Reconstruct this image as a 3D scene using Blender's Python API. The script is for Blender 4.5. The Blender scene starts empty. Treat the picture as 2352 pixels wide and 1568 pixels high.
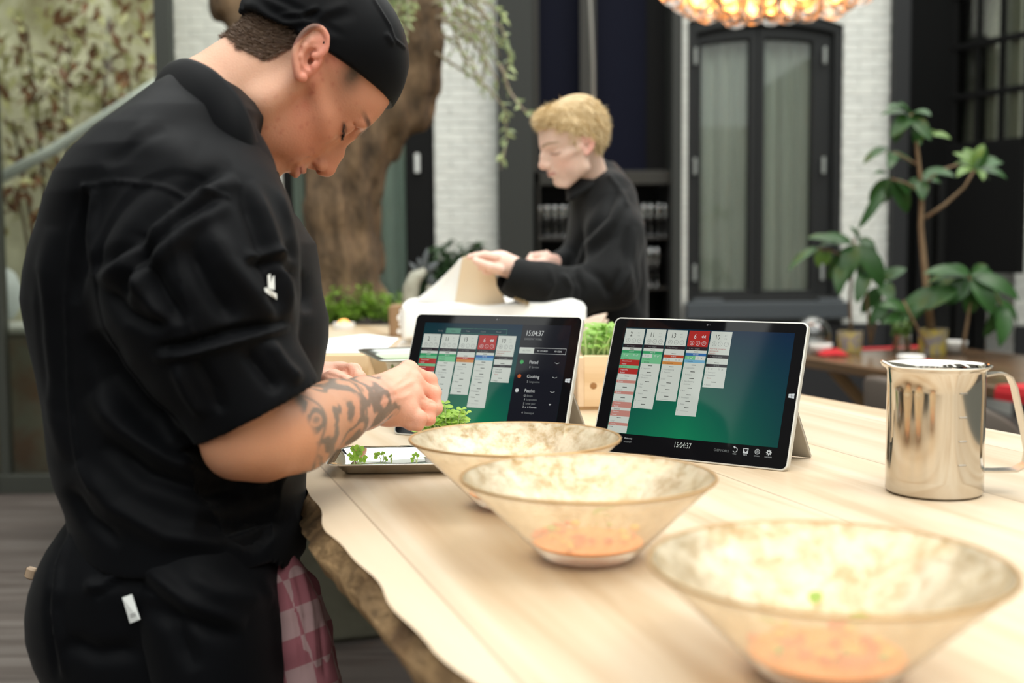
import bpy, math, random
import numpy as np
from mathutils import Vector, Matrix
random.seed(7); np.random.seed(7)
SC = bpy.context.scene
COL = SC.collection

# ------------------------------------------------------------------ camera
FPX, PITCH, ROLL, CAMZ = 2655.0, 0.076, -0.0076, 1.232
TZ = 0.95                       # height of the big table top
cam_d = bpy.data.cameras.new('camera'); cam = bpy.data.objects.new('camera', cam_d); COL.objects.link(cam)
cam_d.sensor_width = 36.0; cam_d.lens = 36.0*FPX/2352.0; cam_d.clip_start = 0.02; cam_d.clip_end = 200
cam_d.dof.use_dof = True; cam_d.dof.focus_distance = 1.58; cam_d.dof.aperture_fstop = 3.4
_cp, _sp = math.cos(PITCH), math.sin(PITCH)
_cr, _sr = math.cos(ROLL), math.sin(ROLL)
FWD = Vector((0, _cp, -_sp)); _r0 = Vector((1, 0, 0)); _u0 = Vector((0, _sp, _cp))
CR = _r0*_cr + _u0*_sr; CU = -_r0*_sr + _u0*_cr
# image axes:  X' = X cos - Y sin , Y' = X sin + Y cos  (Y down)
def ray(px, py):
    a, b = px-1176.0, py-784.0
    x = a*_cr + b*_sr; y = -a*_sr + b*_cr
    return FWD*FPX + _r0*x - _u0*y
CAMP = Vector((0, 0, CAMZ))
def P(px, py, Y):
    r = ray(px, py); return CAMP + r*(Y/r.y)
def T(px, py, z=TZ):
    r = ray(px, py); return CAMP + r*((z-CAMZ)/r.z)
def S(px, Y):                   # size of px pixels at distance Y
    return px*Y/FPX
_right = (ray(2176, 784) - ray(1176, 784)).normalized(); _up = (ray(1176, 0) - ray(1176, 784)).normalized()
cam.matrix_world = Matrix(((_right.x, _up.x, -FWD.x, 0), (_right.y, _up.y, -FWD.y, 0), (_right.z, _up.z, -FWD.z, CAMZ), (0, 0, 0, 1)))
SC.camera = cam

# ------------------------------------------------------------------ sky, sun, exposure
SC.view_settings.view_transform = 'Standard'; SC.view_settings.look = 'None'
SC.view_settings.gamma = 1.0; SC.view_settings.use_curve_mapping = False
SC.view_settings.exposure = 0.35
w = bpy.data.worlds.new('overcast_sky'); SC.world = w; w.use_nodes = True
_n = w.node_tree.nodes; _l = w.node_tree.links
_bg = _n['Background']; _tc = _n.new('ShaderNodeTexCoord'); _sx = _n.new('ShaderNodeSeparateXYZ'); _rp = _n.new('ShaderNodeValToRGB')
_l.new(_tc.outputs['Generated'], _sx.inputs[0]); _l.new(_sx.outputs['Z'], _rp.inputs[0]); _l.new(_rp.outputs[0], _bg.inputs[0])
_rp.color_ramp.elements[0].color = (0.30, 0.33, 0.32, 1); _rp.color_ramp.elements[1].color = (0.98, 1.0, 0.97, 1)
_rp.color_ramp.elements[1].position = 0.75
_bg.inputs[1].default_value = 2.5
sun_d = bpy.data.lights.new('sun', 'SUN'); sun = bpy.data.objects.new('sun', sun_d); COL.objects.link(sun)
sun_d.energy = 0.85; sun_d.angle = math.radians(25); sun_d.color = (1.0, 0.93, 0.82)
sun.rotation_euler = Vector((0.35, -0.30, 1.0)).to_track_quat('Z', 'Y').to_euler()

# ------------------------------------------------------------------ helpers: objects
def tag(o, label=None, cat=None, group=None, kind=None):
    if label: o['label'] = label
    if cat: o['category'] = cat
    if group: o['group'] = group
    if kind: o['kind'] = kind
    return o
def thing(name, label, cat, loc=(0, 0, 0), rz=0.0, group=None, kind=None):
    o = bpy.data.objects.new(name, None); COL.objects.link(o); o.empty_display_size = 0.05
    o.location = loc; o.rotation_euler = (0, 0, rz)
    return tag(o, label, cat, group, kind)
def adopt(o, parent):           # geometry given in world coordinates
    M = Matrix.LocRotScale(parent.location, parent.rotation_euler, parent.scale)
    p = parent.parent
    if p is not None: M = Matrix.LocRotScale(p.location, p.rotation_euler, p.scale) @ p.matrix_parent_inverse.inverted() @ M if False else Matrix.Identity(4)
    o.parent = parent
    o.matrix_parent_inverse = M.inverted()
def mesh_obj(name, V, F, mats=None, parent=None, smooth=False, mi=None, local=False, col=None, attr=None):
    me = bpy.data.meshes.new(name)
    if isinstance(V, np.ndarray) and isinstance(F, np.ndarray):
        n = F.shape[1]; m = len(F)
        me.vertices.add(len(V)); me.vertices.foreach_set('co', V.astype(np.float32).ravel())
        me.loops.add(n*m); me.loops.foreach_set('vertex_index', F.astype(np.int32).ravel())
        me.polygons.add(m); me.polygons.foreach_set('loop_start', np.arange(0, n*m, n, dtype=np.int32))
        me.polygons.foreach_set('loop_total', np.full(m, n, dtype=np.int32))
        me.update(calc_edges=True)
    else:
        me.from_pydata([tuple(v) for v in V], [], [tuple(f) for f in F])
    if mats is not None:
        for m_ in (mats if isinstance(mats, (list, tuple)) else [mats]): me.materials.append(m_)
    if mi is not None: me.polygons.foreach_set('material_index', np.array(mi, dtype=np.int32))
    if smooth is True: me.polygons.foreach_set('use_smooth', np.ones(len(me.polygons), dtype=bool))
    elif smooth: 
        me.polygons.foreach_set('use_smooth', np.ones(len(me.polygons), dtype=bool)); me.update()
        try: me.set_sharp_from_angle(angle=math.radians(smooth))
        except Exception: pass
    if col is not None:
        a = me.color_attributes.new('Col', 'FLOAT_COLOR', 'POINT')
        c = np.ones((len(V), 4), np.float32); c[:, :3] = col; a.data.foreach_set('color', c.ravel())
    me.update()
    o = bpy.data.objects.new(name, me); COL.objects.link(o)
    if parent is not None:
        if local: o.parent = parent
        else: adopt(o, parent)
    return o
def copy_tree(o, parent=None):
    c = o.copy(); COL.objects.link(c)
    if parent is not None: c.parent = parent; c.matrix_parent_inverse = o.matrix_parent_inverse.copy()
    for ch in list(o.children): copy_tree(ch, c)
    return c
def fr(d, up=(0, 0, 1)):        # frame with z along d
    z = Vector(d).normalized(); u = Vector(up)
    if abs(z.dot(u.normalized())) > .98: u = Vector((1, 0, 0))
    x = u.cross(z).normalized(); y = z.cross(x)
    return x, y, z
class MB:
    def __init__(s): s.V = []; s.F = []; s.M = []; s.m = 0
    def add(s, V, F):
        b = len(s.V); s.V += [tuple(v) for v in V]; s.F += [tuple(i+b for i in f) for f in F]; s.M += [s.m]*len(F)
    def box(s, c, sz, R=None, taper=1.0):
        x, y, z = sz[0]/2, sz[1]/2, sz[2]/2
        V = []
        for k, t in ((-1, 1.0), (1, taper)):
            for i, j in ((-1, -1), (1, -1), (1, 1), (-1, 1)): V.append(Vector((i*x*t, j*y*t, k*z)))
        if R is not None: V = [R @ v for v in V]
        c = Vector(c)
        s.add([v+c for v in V], [(3, 2, 1, 0), (4, 5, 6, 7), (0, 1, 5, 4), (1, 2, 6, 5), (2, 3, 7, 6), (3, 0, 4, 7)])
    def bx(s, x0, x1, y0, y1, z0, z1): s.box(((x0+x1)/2, (y0+y1)/2, (z0+z1)/2), (abs(x1-x0), abs(y1-y0), abs(z1-z0)))
    def rbox(s, c, sz, r, R=None, n=3):     # rounded plan, chamfered top/bottom
        x, y, z = sz[0]/2, sz[1]/2, sz[2]/2; pts = []
        for cx, cy, a0 in ((x-r, y-r, 0), (-x+r, y-r, 90), (-x+r, -y+r, 180), (x-r, -y+r, 270)):
            for i in range(n+1):
                a = math.radians(a0+90*i/n); pts.append((cx+r*math.cos(a), cy+r*math.sin(a)))
        b = min(r*.4, z*.5); rings = []
        for zz, k in ((-z, b), (-z+b, 0), (z-b, 0), (z, b)):
            rings.append([Vector((px*(1-k/x), py*(1-k/y), zz)) for px, py in pts])
        V = [v for rg in rings for v in rg]; m = len(pts)
        if R is not None: V = [R @ v for v in V]
        c = Vector(c); F = [tuple(reversed(range(m))), tuple(range(3*m, 4*m))]
        for k in range(3):
            for i in range(m): F.append((k*m+i, k*m+(i+1) % m, (k+1)*m+(i+1) % m, (k+1)*m+i))
        s.add([v+c for v in V], F)
    def tube(s, pts, rad, n=8, cap=True, flat=None):
        pts = [Vector(p) for p in pts]; m = len(pts)
        if not hasattr(rad, '__len__'): rad = [rad]*m
        V = []; up = None
        for i, p in enumerate(pts):
            d = (pts[min(i+1, m-1)]-pts[max(i-1, 0)])
            if d.length < 1e-9: d = Vector((0, 0, 1))
            d.normalize()
            if up is None: x, y, _ = fr(d)
            else:
                x = (up - d*up.dot(d)); x = x.normalized() if x.length > 1e-6 else fr(d)[0]; y = d.cross(x)
            up = x
            for k in range(n):
                a = 2*math.pi*k/n; V.append(p + x*(rad[i]*math.cos(a)) + y*(rad[i]*math.sin(a)*(flat or 1)))
        F = [(i*n+k, i*n+(k+1) % n, (i+1)*n+(k+1) % n, (i+1)*n+k) for i in range(m-1) for k in range(n)]
        if cap: F += [tuple(reversed(range(n))), tuple(range((m-1)*n, m*n))]
        s.add(V, F)
    def lathe(s, prof, c=(0, 0, 0), n=48, R=None, close=False):   # prof: (r, z)
        c = Vector(c); V = []; m = len(prof)
        for r, z in prof:
            for k in range(n):
                a = 2*math.pi*k/n; v = Vector((r*math.cos(a), r*math.sin(a), z)); V.append((R @ v if R is not None else v)+c)
        F = []
        for i in range(m-1 + (1 if close else 0)):
            j = (i+1) % m
            for k in range(n): F.append((i*n+k, i*n+(k+1) % n, j*n+(k+1) % n, j*n+k))
        s.add(V, F)
    def sph(s, c, r, n=12, m=8, sc=(1, 1, 1), R=None):
        c = Vector(c); V = []; F = []
        for i in range(1, m):
            t = math.pi*i/m
            for k in range(n):
                a = 2*math.pi*k/n; v = Vector((r*sc[0]*math.sin(t)*math.cos(a), r*sc[1]*math.sin(t)*math.sin(a), r*sc[2]*math.cos(t)))
                V.append((R @ v if R is not None else v)+c)
        a, b = len(V), len(V)+1
        for z in (1, -1):
            v = Vector((0, 0, z*r*sc[2])); V.append((R @ v if R is not None else v)+c)
        for i in range(m-2):
            for k in range(n): F.append((i*n+k, (i+1)*n+k, (i+1)*n+(k+1) % n, i*n+(k+1) % n))
        for k in range(n): F.append((a, k, (k+1) % n)); F.append((b, (m-2)*n+(k+1) % n, (m-2)*n+k))
        s.add(V, F)
    def prism(s, poly, o, u, v, n, h):      # polygon in plane (u,v) at o, extruded along n by h
        o, u, v, n = Vector(o), Vector(u), Vector(v), Vector(n); m = len(poly)
        V = [o+u*a+v*b for a, b in poly] + [o+u*a+v*b+n*h for a, b in poly]
        s.add(V, [tuple(reversed(range(m))), tuple(range(m, 2*m))] + [(i, (i+1) % m, m+(i+1) % m, m+i) for i in range(m)])
    def quad(s, a, b, c, d): s.add([a, b, c, d], [(0, 1, 2, 3)])
    def grid(s, fn, nu, nv):
        V = [fn(i/nu, j/nv) for i in range(nu+1) for j in range(nv+1)]
        s.add(V, [(i*(nv+1)+j, (i+1)*(nv+1)+j, (i+1)*(nv+1)+j+1, i*(nv+1)+j+1) for i in range(nu) for j in range(nv)])
    def leaf(s, base, d, up, L, W, droop=.3, fold=.25, n=6, tip=1.0):
        x, y, z = fr(d, up)     # x across, y ~ up, z along
        V = []; F = []
        base = Vector(base); p = base.copy(); ang = 0.0
        zz = z.copy(); yy = y.copy()
        for i in range(n+1):
            t = i/n; wv = W/2*(math.sin(math.pi*min(1, t**.8*1.0))**.75 if 0 < t < 1 else 0.02)
            V += [p + x*wv + yy*(wv*fold), p.copy(), p - x*wv + yy*(wv*fold)]
            ang = droop*t*1.6
            zz = z*math.cos(ang) - y*math.sin(ang); yy = y*math.cos(ang) + z*math.sin(ang)
            p = p + zz*(L/n)
        for i in range(n):
            b = i*3; F += [(b, b+1, b+4, b+3), (b+1, b+2, b+5, b+4)]
        s.add(V, F)
    def build(s, name, mats=None, parent=None, smooth=False, local=False, bevel=0, seg=2, solid=0):
        o = mesh_obj(name, s.V, s.F, mats, parent, smooth, s.M if isinstance(mats, (list, tuple)) else None, local)
        if solid:
            m = o.modifiers.new('thick', 'SOLIDIFY'); m.thickness = solid; m.offset = 0
        if bevel:
            m = o.modifiers.new('bevel', 'BEVEL'); m.width = bevel; m.segments = seg; m.limit_method = 'ANGLE'; m.angle_limit = math.radians(40)
        return o
def struct(o, label=None):
    o['kind'] = 'structure'
    if label: o['label'] = label
    return o

# ------------------------------------------------------------------ materials
MATS = {}
def mat(name, color=(.8, .8, .8), rough=.5, metal=0.0, spec=.5, emit=None, es=1.0, trans=0.0, sub=0.0, subr=(1, .35, .2), bump=0, bscale=50, noise=0, nscale=5, c2=None, sheen=0, alpha=None, stretch=None, ior=1.45, attr=False, coat=0, weave=0):
    if name in MATS: return MATS[name]
    m = bpy.data.materials.new(name); m.use_nodes = True; nt = m.node_tree; b = nt.nodes['Principled BSDF']
    b.inputs['Base Color'].default_value = (*color, 1); b.inputs['Roughness'].default_value = rough; b.inputs['Metallic'].default_value = metal
    b.inputs['Specular IOR Level'].default_value = spec; b.inputs['IOR'].default_value = ior
    b.inputs['Transmission Weight'].default_value = trans
    b.inputs['Coat Weight'].default_value = coat; b.inputs['Coat Roughness'].default_value = .05
    if sub: b.inputs['Subsurface Weight'].default_value = sub; b.inputs['Subsurface Radius'].default_value = subr; b.inputs['Subsurface Scale'].default_value = .012
    if sheen: b.inputs['Sheen Weight'].default_value = sheen; b.inputs['Sheen Roughness'].default_value = .5
    if emit: b.inputs['Emission Color'].default_value = (*emit, 1); b.inputs['Emission Strength'].default_value = es
    if alpha is not None: b.inputs['Alpha'].default_value = alpha
    tc = nt.nodes.new('ShaderNodeTexCoord'); mp = nt.nodes.new('ShaderNodeMapping'); nt.links.new(tc.outputs['Object'], mp.inputs[0])
    if stretch: mp.inputs['Scale'].default_value = stretch
    src = None
    if attr:
        a = nt.nodes.new('ShaderNodeVertexColor'); a.layer_name = 'Col'; src = a.outputs[0]
    if noise and c2 is not None:
        nz = nt.nodes.new('ShaderNodeTexNoise'); nz.inputs['Scale'].default_value = nscale; nz.inputs['Detail'].default_value = 6; nz.inputs['Roughness'].default_value = .6
        nt.links.new(mp.outputs[0], nz.inputs[0])
        rp = nt.nodes.new('ShaderNodeValToRGB'); rp.color_ramp.elements[0].position = .5-.25/noise; rp.color_ramp.elements[1].position = .5+.25/noise
        nt.links.new(nz.outputs[0], rp.inputs[0])
        mx = nt.nodes.new('ShaderNodeMix'); mx.data_type = 'RGBA'; nt.links.new(rp.outputs[0], mx.inputs[0])
        mx.inputs[6].default_value = (*color, 1); mx.inputs[7].default_value = (*c2, 1); src = mx.outputs[2]
    if src is not None: nt.links.new(src, b.inputs['Base Color'])
    if bump:
        nb = nt.nodes.new('ShaderNodeTexNoise'); nb.inputs['Scale'].default_value = bscale; nb.inputs['Detail'].default_value = 5
        nt.links.new(mp.outputs[0], nb.inputs[0]); bp = nt.nodes.new('ShaderNodeBump'); bp.inputs['Strength'].default_value = bump; bp.inputs['Distance'].default_value = .01
        nt.links.new(nb.outputs[0], bp.inputs['Height']); nt.links.new(bp.outputs[0], b.inputs['Normal'])
    MATS[name] = m; return m
def glass_mat(name, tint=(1, 1, 1), rough=.02, refl=1.0):
    m = bpy.data.materials.new(name); m.use_nodes = True; nt = m.node_tree; nt.nodes.clear()
    o = nt.nodes.new('ShaderNodeOutputMaterial'); t = nt.nodes.new('ShaderNodeBsdfTransparent'); g = nt.nodes.new('ShaderNodeBsdfGlossy')
    f = nt.nodes.new('ShaderNodeFresnel'); f.inputs[0].default_value = 1.5; x = nt.nodes.new('ShaderNodeMixShader')
    k = nt.nodes.new('ShaderNodeMath'); k.operation = 'MULTIPLY'; k.inputs[1].default_value = refl; k.use_clamp = True
    t.inputs[0].default_value = (*tint, 1); g.inputs['Roughness'].default_value = rough
    nt.links.new(f.outputs[0], k.inputs[0]); nt.links.new(k.outputs[0], x.inputs[0]); nt.links.new(t.outputs[0], x.inputs[1]); nt.links.new(g.outputs[0], x.inputs[2]); nt.links.new(x.outputs[0], o.inputs[0])
    MATS[name] = m; return m
def brick_mat():
    m = mat('white_brick', (.80, .80, .74), .7); nt = m.node_tree; b = nt.nodes['Principled BSDF']
    tc = nt.nodes.new('ShaderNodeTexCoord'); mp = nt.nodes.new('ShaderNodeMapping'); mp.inputs['Rotation'].default_value = (math.radians(90), 0, 0)
    br = nt.nodes.new('ShaderNodeTexBrick'); br.inputs['Scale'].default_value = 1; br.inputs['Brick Width'].default_value = .22; br.inputs['Row Height'].default_value = .062
    br.inputs['Mortar Size'].default_value = .006; br.inputs['Mortar Smooth'].default_value = .6
    br.inputs['Color1'].default_value = (.78, .79, .73, 1); br.inputs['Color2'].default_value = (.73, .74, .69, 1); br.inputs['Mortar'].default_value = (.66, .67, .62, 1)
    nz = nt.nodes.new('ShaderNodeTexNoise'); nz.inputs['Scale'].default_value = 9
    nt.links.new(tc.outputs['Object'], mp.inputs[0]); nt.links.new(mp.outputs[0], br.inputs[0]); nt.links.new(tc.outputs['Object'], nz.inputs[0])
    ad = nt.nodes.new('ShaderNodeMath'); ad.operation = 'MULTIPLY_ADD'; ad.inputs[1].default_value = -.5
    nt.links.new(br.outputs['Fac'], ad.inputs[0]); nt.links.new(nz.outputs[0], ad.inputs[2])
    bp = nt.nodes.new('ShaderNodeBump'); bp.inputs['Strength'].default_value = .8; bp.inputs['Distance'].default_value = .015
    nt.links.new(ad.outputs[0], bp.inputs['Height']); nt.links.new(bp.outputs[0], b.inputs['Normal']); nt.links.new(br.outputs['Color'], b.inputs['Base Color'])
    return m
def wood_mat(name, c1, c2, c3, ang=0.0, plank=0.0, rough=.45, scale=1.0, along='y', coat=0, line=.5, flat=False):
    m = mat(name, c1, rough, coat=coat); nt = m.node_tree; b = nt.nodes['Principled BSDF']; N = nt.nodes.new; L = nt.links.new
    tc = N('ShaderNodeTexCoord'); mp = N('ShaderNodeMapping'); mp.inputs['Rotation'].default_value = (0, 0, ang); L(tc.outputs['Object'], mp.inputs[0])
    mp2 = N('ShaderNodeMapping'); L(mp.outputs[0], mp2.inputs[0])
    mp2.inputs['Scale'].default_value = {'y': (14*scale, .9*scale, 14*scale), 'x': (.9*scale, 14*scale, 14*scale), 'z': (14*scale, 14*scale, .9*scale)}[along]
    n1 = N('ShaderNodeTexNoise'); n1.inputs['Scale'].default_value = 1.0; n1.inputs['Detail'].default_value = 7; n1.inputs['Distortion'].default_value = .9; L(mp2.outputs[0], n1.inputs[0])
    n2 = N('ShaderNodeTexNoise'); n2.inputs['Scale'].default_value = 7; n2.inputs['Detail'].default_value = 3; L(mp2.outputs[0], n2.inputs[0])
    rp = N('ShaderNodeValToRGB'); e = rp.color_ramp.elements; e[0].position = .33; e[0].color = (*c3, 1); e[1].position = .62; e[1].color = (*c1, 1)
    k = rp.color_ramp.elements.new(.48); k.color = (*c2, 1)
    L(n1.outputs[0], rp.inputs[0]); src = rp.outputs[0]
    mx = N('ShaderNodeMix'); mx.data_type = 'RGBA'; mx.blend_type = 'MULTIPLY'; mx.inputs[0].default_value = .25; L(src, mx.inputs[6]); L(n2.outputs[1] if False else n2.outputs[0], mx.inputs[7]); 
    src = rp.outputs[0]
    if plank:
        sx = N('ShaderNodeSeparateXYZ'); L(mp.outputs[0], sx.inputs[0])
        dv = N('ShaderNodeMath'); dv.operation = 'DIVIDE'; dv.inputs[1].default_value = plank; L(sx.outputs['X' if along == 'y' else 'Y'], dv.inputs[0])
        fl = N('ShaderNodeMath'); fl.operation = 'FLOOR'; L(dv.outputs[0], fl.inputs[0]); fc = N('ShaderNodeMath'); fc.operation = 'FRACT'; L(dv.outputs[0], fc.inputs[0])
        wn = N('ShaderNodeTexWhiteNoise'); wn.noise_dimensions = '1D'; L(fl.outputs[0], wn.inputs['W'])
        hs = N('ShaderNodeHueSaturation'); mr = N('ShaderNodeMapRange'); mr.inputs['To Min'].default_value = .88; mr.inputs['To Max'].default_value = 1.07; L(wn.outputs[0], mr.inputs[0]); L(mr.outputs[0], hs.inputs['Value']); L(src, hs.inputs['Color'])
        lt = N('ShaderNodeMath'); lt.operation = 'LESS_THAN'; lt.inputs[1].default_value = .012; L(fc.outputs[0], lt.inputs[0])
        ml = N('ShaderNodeMath'); ml.operation = 'MULTIPLY'; ml.inputs[1].default_value = line; L(lt.outputs[0], ml.inputs[0])
        m3 = N('ShaderNodeMix'); m3.data_type = 'RGBA'; L(ml.outputs[0], m3.inputs[0]); L(hs.outputs[0], m3.inputs[6]); m3.inputs[7].default_value = (c3[0]*.4, c3[1]*.35, c3[2]*.3, 1); src = m3.outputs[2]
    L(src, b.inputs['Base Color'])
    bp = N('ShaderNodeBump'); bp.inputs['Strength'].default_value = .15; bp.inputs['Distance'].default_value = .003; L(n1.outputs[0], bp.inputs['Height']); L(bp.outputs[0], b.inputs['Normal'])
    return m
def leaf_mat(name, c, c2, rough=.4, tr=.35, nscale=8):
    m = mat(name, c, rough, noise=1, nscale=nscale, c2=c2); nt = m.node_tree; b = nt.nodes['Principled BSDF']; o = nt.nodes['Material Output']
    t = nt.nodes.new('ShaderNodeBsdfTranslucent'); x = nt.nodes.new('ShaderNodeMixShader'); x.inputs[0].default_value = tr
    src = b.inputs['Base Color'].links[0].from_socket; nt.links.new(src, t.inputs[0])
    nt.links.new(b.outputs[0], x.inputs[1]); nt.links.new(t.outputs[0], x.inputs[2]); nt.links.new(x.outputs[0], o.inputs[0])
    return m
# ------------------------------------------------------------------ organic surfaces: signed distance blends, meshed with surface nets
def _v(p): return np.array(tuple(p), np.float32)
def smin(a, b, k):
    if k <= 0: return np.minimum(a, b)
    h = np.maximum(k-np.abs(a-b), 0)/k
    return np.minimum(a, b)-h*h*k*.25
def ell_f(c, r, R=None):
    c, r = _v(c), _v(r)
    def f(x, y, z):
        x, y, z = x-c[0], y-c[1], z-c[2]
        if R is not None: x, y, z = (R[0][0]*x+R[0][1]*y+R[0][2]*z, R[1][0]*x+R[1][1]*y+R[1][2]*z, R[2][0]*x+R[2][1]*y+R[2][2]*z)
        k0 = np.sqrt((x/r[0])**2+(y/r[1])**2+(z/r[2])**2); k1 = np.sqrt((x/r[0]**2)**2+(y/r[1]**2)**2+(z/r[2]**2)**2)
        return k0*(k0-1)/np.maximum(k1, 1e-9)
    e = max(r)
    return f, c-e, c+e
def cone_f(a, b, ra, rb, fn=None, fk=1.0):
    a, b = _v(a), _v(b); d = b-a; L2 = max(float(d@d), 1e-12)
    if fn is not None: fn = _v(fn); fn = fn/np.linalg.norm(fn)
    def f(x, y, z):
        X, Y, Z = x-a[0], y-a[1], z-a[2]
        t = np.clip((X*d[0]+Y*d[1]+Z*d[2])/L2, 0, 1)
        X = X-t*d[0]; Y = Y-t*d[1]; Z = Z-t*d[2]
        if fn is not None:
            q = (X*fn[0]+Y*fn[1]+Z*fn[2])*(1/fk-1); X = X+q*fn[0]; Y = Y+q*fn[1]; Z = Z+q*fn[2]
        D = np.sqrt(X*X+Y*Y+Z*Z)-(ra+t*(rb-ra))
        return D*(fk if (fn is not None and fk < 1) else 1)
    m = max(ra, rb)*max(1, fk)
    return f, np.minimum(a, b)-m, np.maximum(a, b)+m
class Field:
    def __init__(s, lo, hi, h):
        s.h = h; s.lo = _v(lo); n = np.ceil((_v(hi)-s.lo)/h).astype(int)+1; s.n = n
        s.ax = [s.lo[i]+h*np.arange(n[i], dtype=np.float32) for i in range(3)]
        s.F = np.full(tuple(n), 1e3, np.float32)
    def sub(s, lo, hi, m):
        a = np.clip(np.floor((lo-m-s.lo)/s.h).astype(int), 0, s.n); b = np.clip(np.ceil((hi+m-s.lo)/s.h).astype(int)+1, 0, s.n)
        if (b <= a).any(): return None, None
        sl = tuple(slice(a[i], b[i]) for i in range(3))
        x = s.ax[0][sl[0]][:, None, None]; y = s.ax[1][sl[1]][None, :, None]; z = s.ax[2][sl[2]][None, None, :]
        return sl, (x, y, z)
    def add(s, pr, k=0.0):
        f, lo, hi = pr; sl, g = s.sub(lo, hi, k+3*s.h)
        if sl is None: return s
        s.F[sl] = smin(s.F[sl], f(*g).astype(np.float32), k); return s
    def cut(s, pr, k=0.0):
        f, lo, hi = pr; sl, g = s.sub(lo, hi, k+2*s.h)
        if sl is None: return s
        s.F[sl] = -smin(-s.F[sl], f(*g).astype(np.float32), k); return s
    def disp(s, pr, amt, wd):   # bump (+out) or groove (-) falling off with distance to the prim's axis
        f, lo, hi = pr; sl, g = s.sub(lo, hi, wd*2.6)
        if sl is None: return s
        d = f(*g); s.F[sl] -= (amt*np.exp(-(np.maximum(d, 0)/wd)**2)).astype(np.float32); return s
    def warp(s, fn): s.F -= fn(s.ax[0][:, None, None], s.ax[1][None, :, None], s.ax[2][None, None, :]).astype(np.float32); return s
    def mesh(s):
        F = s.F; F[0], F[-1], F[:, 0], F[:, -1], F[:, :, 0], F[:, :, -1] = 1, 1, 1, 1, 1, 1
        I = F < 0; n = s.n
        c = np.zeros(tuple(n-1), np.uint8)
        for i in (0, 1):
            for j in (0, 1):
                for k in (0, 1): c += I[i:n[0]-1+i, j:n[1]-1+j, k:n[2]-1+k]
        act = (c > 0) & (c < 8); idx = np.argwhere(act); num = len(idx)
        vid = np.full(tuple(n-1), -1, np.int32); vid[act] = np.arange(num)
        i0, j0, k0 = idx.T; acc = np.zeros((num, 3), np.float32); cnt = np.zeros(num, np.float32)
        co = [(0, 0, 0), (1, 0, 0), (0, 1, 0), (1, 1, 0), (0, 0, 1), (1, 0, 1), (0, 1, 1), (1, 1, 1)]
        val = [F[i0+a, j0+b, k0+e] for a, b, e in co]
        for u in range(8):
            for v in range(u+1, 8):
                df = [co[v][q]-co[u][q] for q in range(3)]
                if sum(map(abs, df)) != 1: continue
                m = (val[u] < 0) != (val[v] < 0); t = np.where(m, val[u]/np.where(m, val[u]-val[v], 1), 0)
                for q in range(3): acc[:, q] += np.where(m, co[u][q]+t*df[q], 0)
                cnt += m
        V = (idx+acc/cnt[:, None])*s.h+s.lo
        Q = []
        for ax in range(3):
            a = [slice(None)]*3; b = [slice(None)]*3; a[ax] = slice(0, -1); b[ax] = slice(1, None)
            x = I[tuple(a)] != I[tuple(b)]; e = np.argwhere(x); ins = I[tuple(a)][x]
            o1, o2 = [(1, 2), (2, 0), (0, 1)][ax]
            ok = (e[:, o1] > 0) & (e[:, o2] > 0) & (e[:, o1] < n[o1]-1) & (e[:, o2] < n[o2]-1); e = e[ok]; ins = ins[ok]
            def g(d1, d2):
                q = e.copy(); q[:, o1] -= d1; q[:, o2] -= d2; return vid[q[:, 0], q[:, 1], q[:, 2]]
            f = np.stack([g(1, 1), g(0, 1), g(0, 0), g(1, 0)], 1); f[~ins] = f[~ins][:, ::-1]; Q.append(f)
        Q = np.concatenate(Q); Q = Q[(Q >= 0).all(1)]
        return V.astype(np.float32), Q
def relax(V, Q, it=1, lam=.5):
    for _ in range(it):
        A = np.zeros_like(V); c = np.zeros(len(V), np.float32)
        for a in range(4):
            u, v = Q[:, a], Q[:, (a+1) % 4]
            np.add.at(A, u, V[v]); np.add.at(c, u, 1)
            np.add.at(A, v, V[u]); np.add.at(c, v, 1)
        V = V*(1-lam)+lam*A/np.maximum(c, 1)[:, None]
    return V
def bf(V):      # vertices to Vector-free numpy noise: cheap smooth value noise by sines
    return V
def vnoise(V, sc, seed=0):
    r = np.random.RandomState(seed); out = 0
    for o in range(4):
        k = r.normal(size=(5, 3))*sc*(1.7**o); ph = r.uniform(0, 6.28, 5)
        out = out+np.sin(V@k.T+ph).sum(1)/5*(.6**o)
    return out
# ------------------------------------------------------------------ the courtyard
YB = 8.5
BR = brick_mat()
M_dark = mat('dark_frame_paint', (.017, .018, .018), .5, spec=.3)
M_dark2 = mat('slate_grey_paint', (.040, .042, .038), .6, spec=.3)
M_black = mat('black_paint', (.005, .005, .005), .6, spec=.2)
M_plinth = mat('dark_plinth', (.02, .02, .022), .6)
M_sill = mat('blue_grey_stone', (.062, .072, .080), .5)
M_curt = mat('grey_green_curtain', (.74, .74, .69), .8, noise=1, nscale=3, c2=(.58, .60, .55), stretch=(4, 1, .2))
M_glass = glass_mat('window_glass', (.92, .95, .92), .015, 1.2)
M_floor = wood_mat('dark_floor_boards', (.12, .105, .095), (.085, .07, .062), (.05, .04, .036), ang=math.radians(90), plank=.14, rough=.5, along='y', line=.9)
X = lambda px, Y=YB: P(px, 560, Y).x
Z = lambda py, Y=YB: P(1176, py, Y).z
mb = MB(); mb.bx(-6, 7, -5.2, 10, -.12, 0); struct(mb.build('floor', M_floor))
TOPZ = 5.2
def wbox(mb, p0, p1, z0, z1, y0=YB, th=.5): mb.bx(X(p0, y0), X(p1, y0), y0, y0+th, z0, z1)
mb = MB()
wbox(mb, -900, 650, 0, TOPZ); wbox(mb, 1000, 1146, 0, TOPZ); wbox(mb, 1562, 1578, 0, TOPZ)
wbox(mb, 1932, 2050, 0, TOPZ); wbox(mb, 2334, 2900, 0, TOPZ); wbox(mb, 650, 1000, Z(-330), TOPZ)
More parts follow.
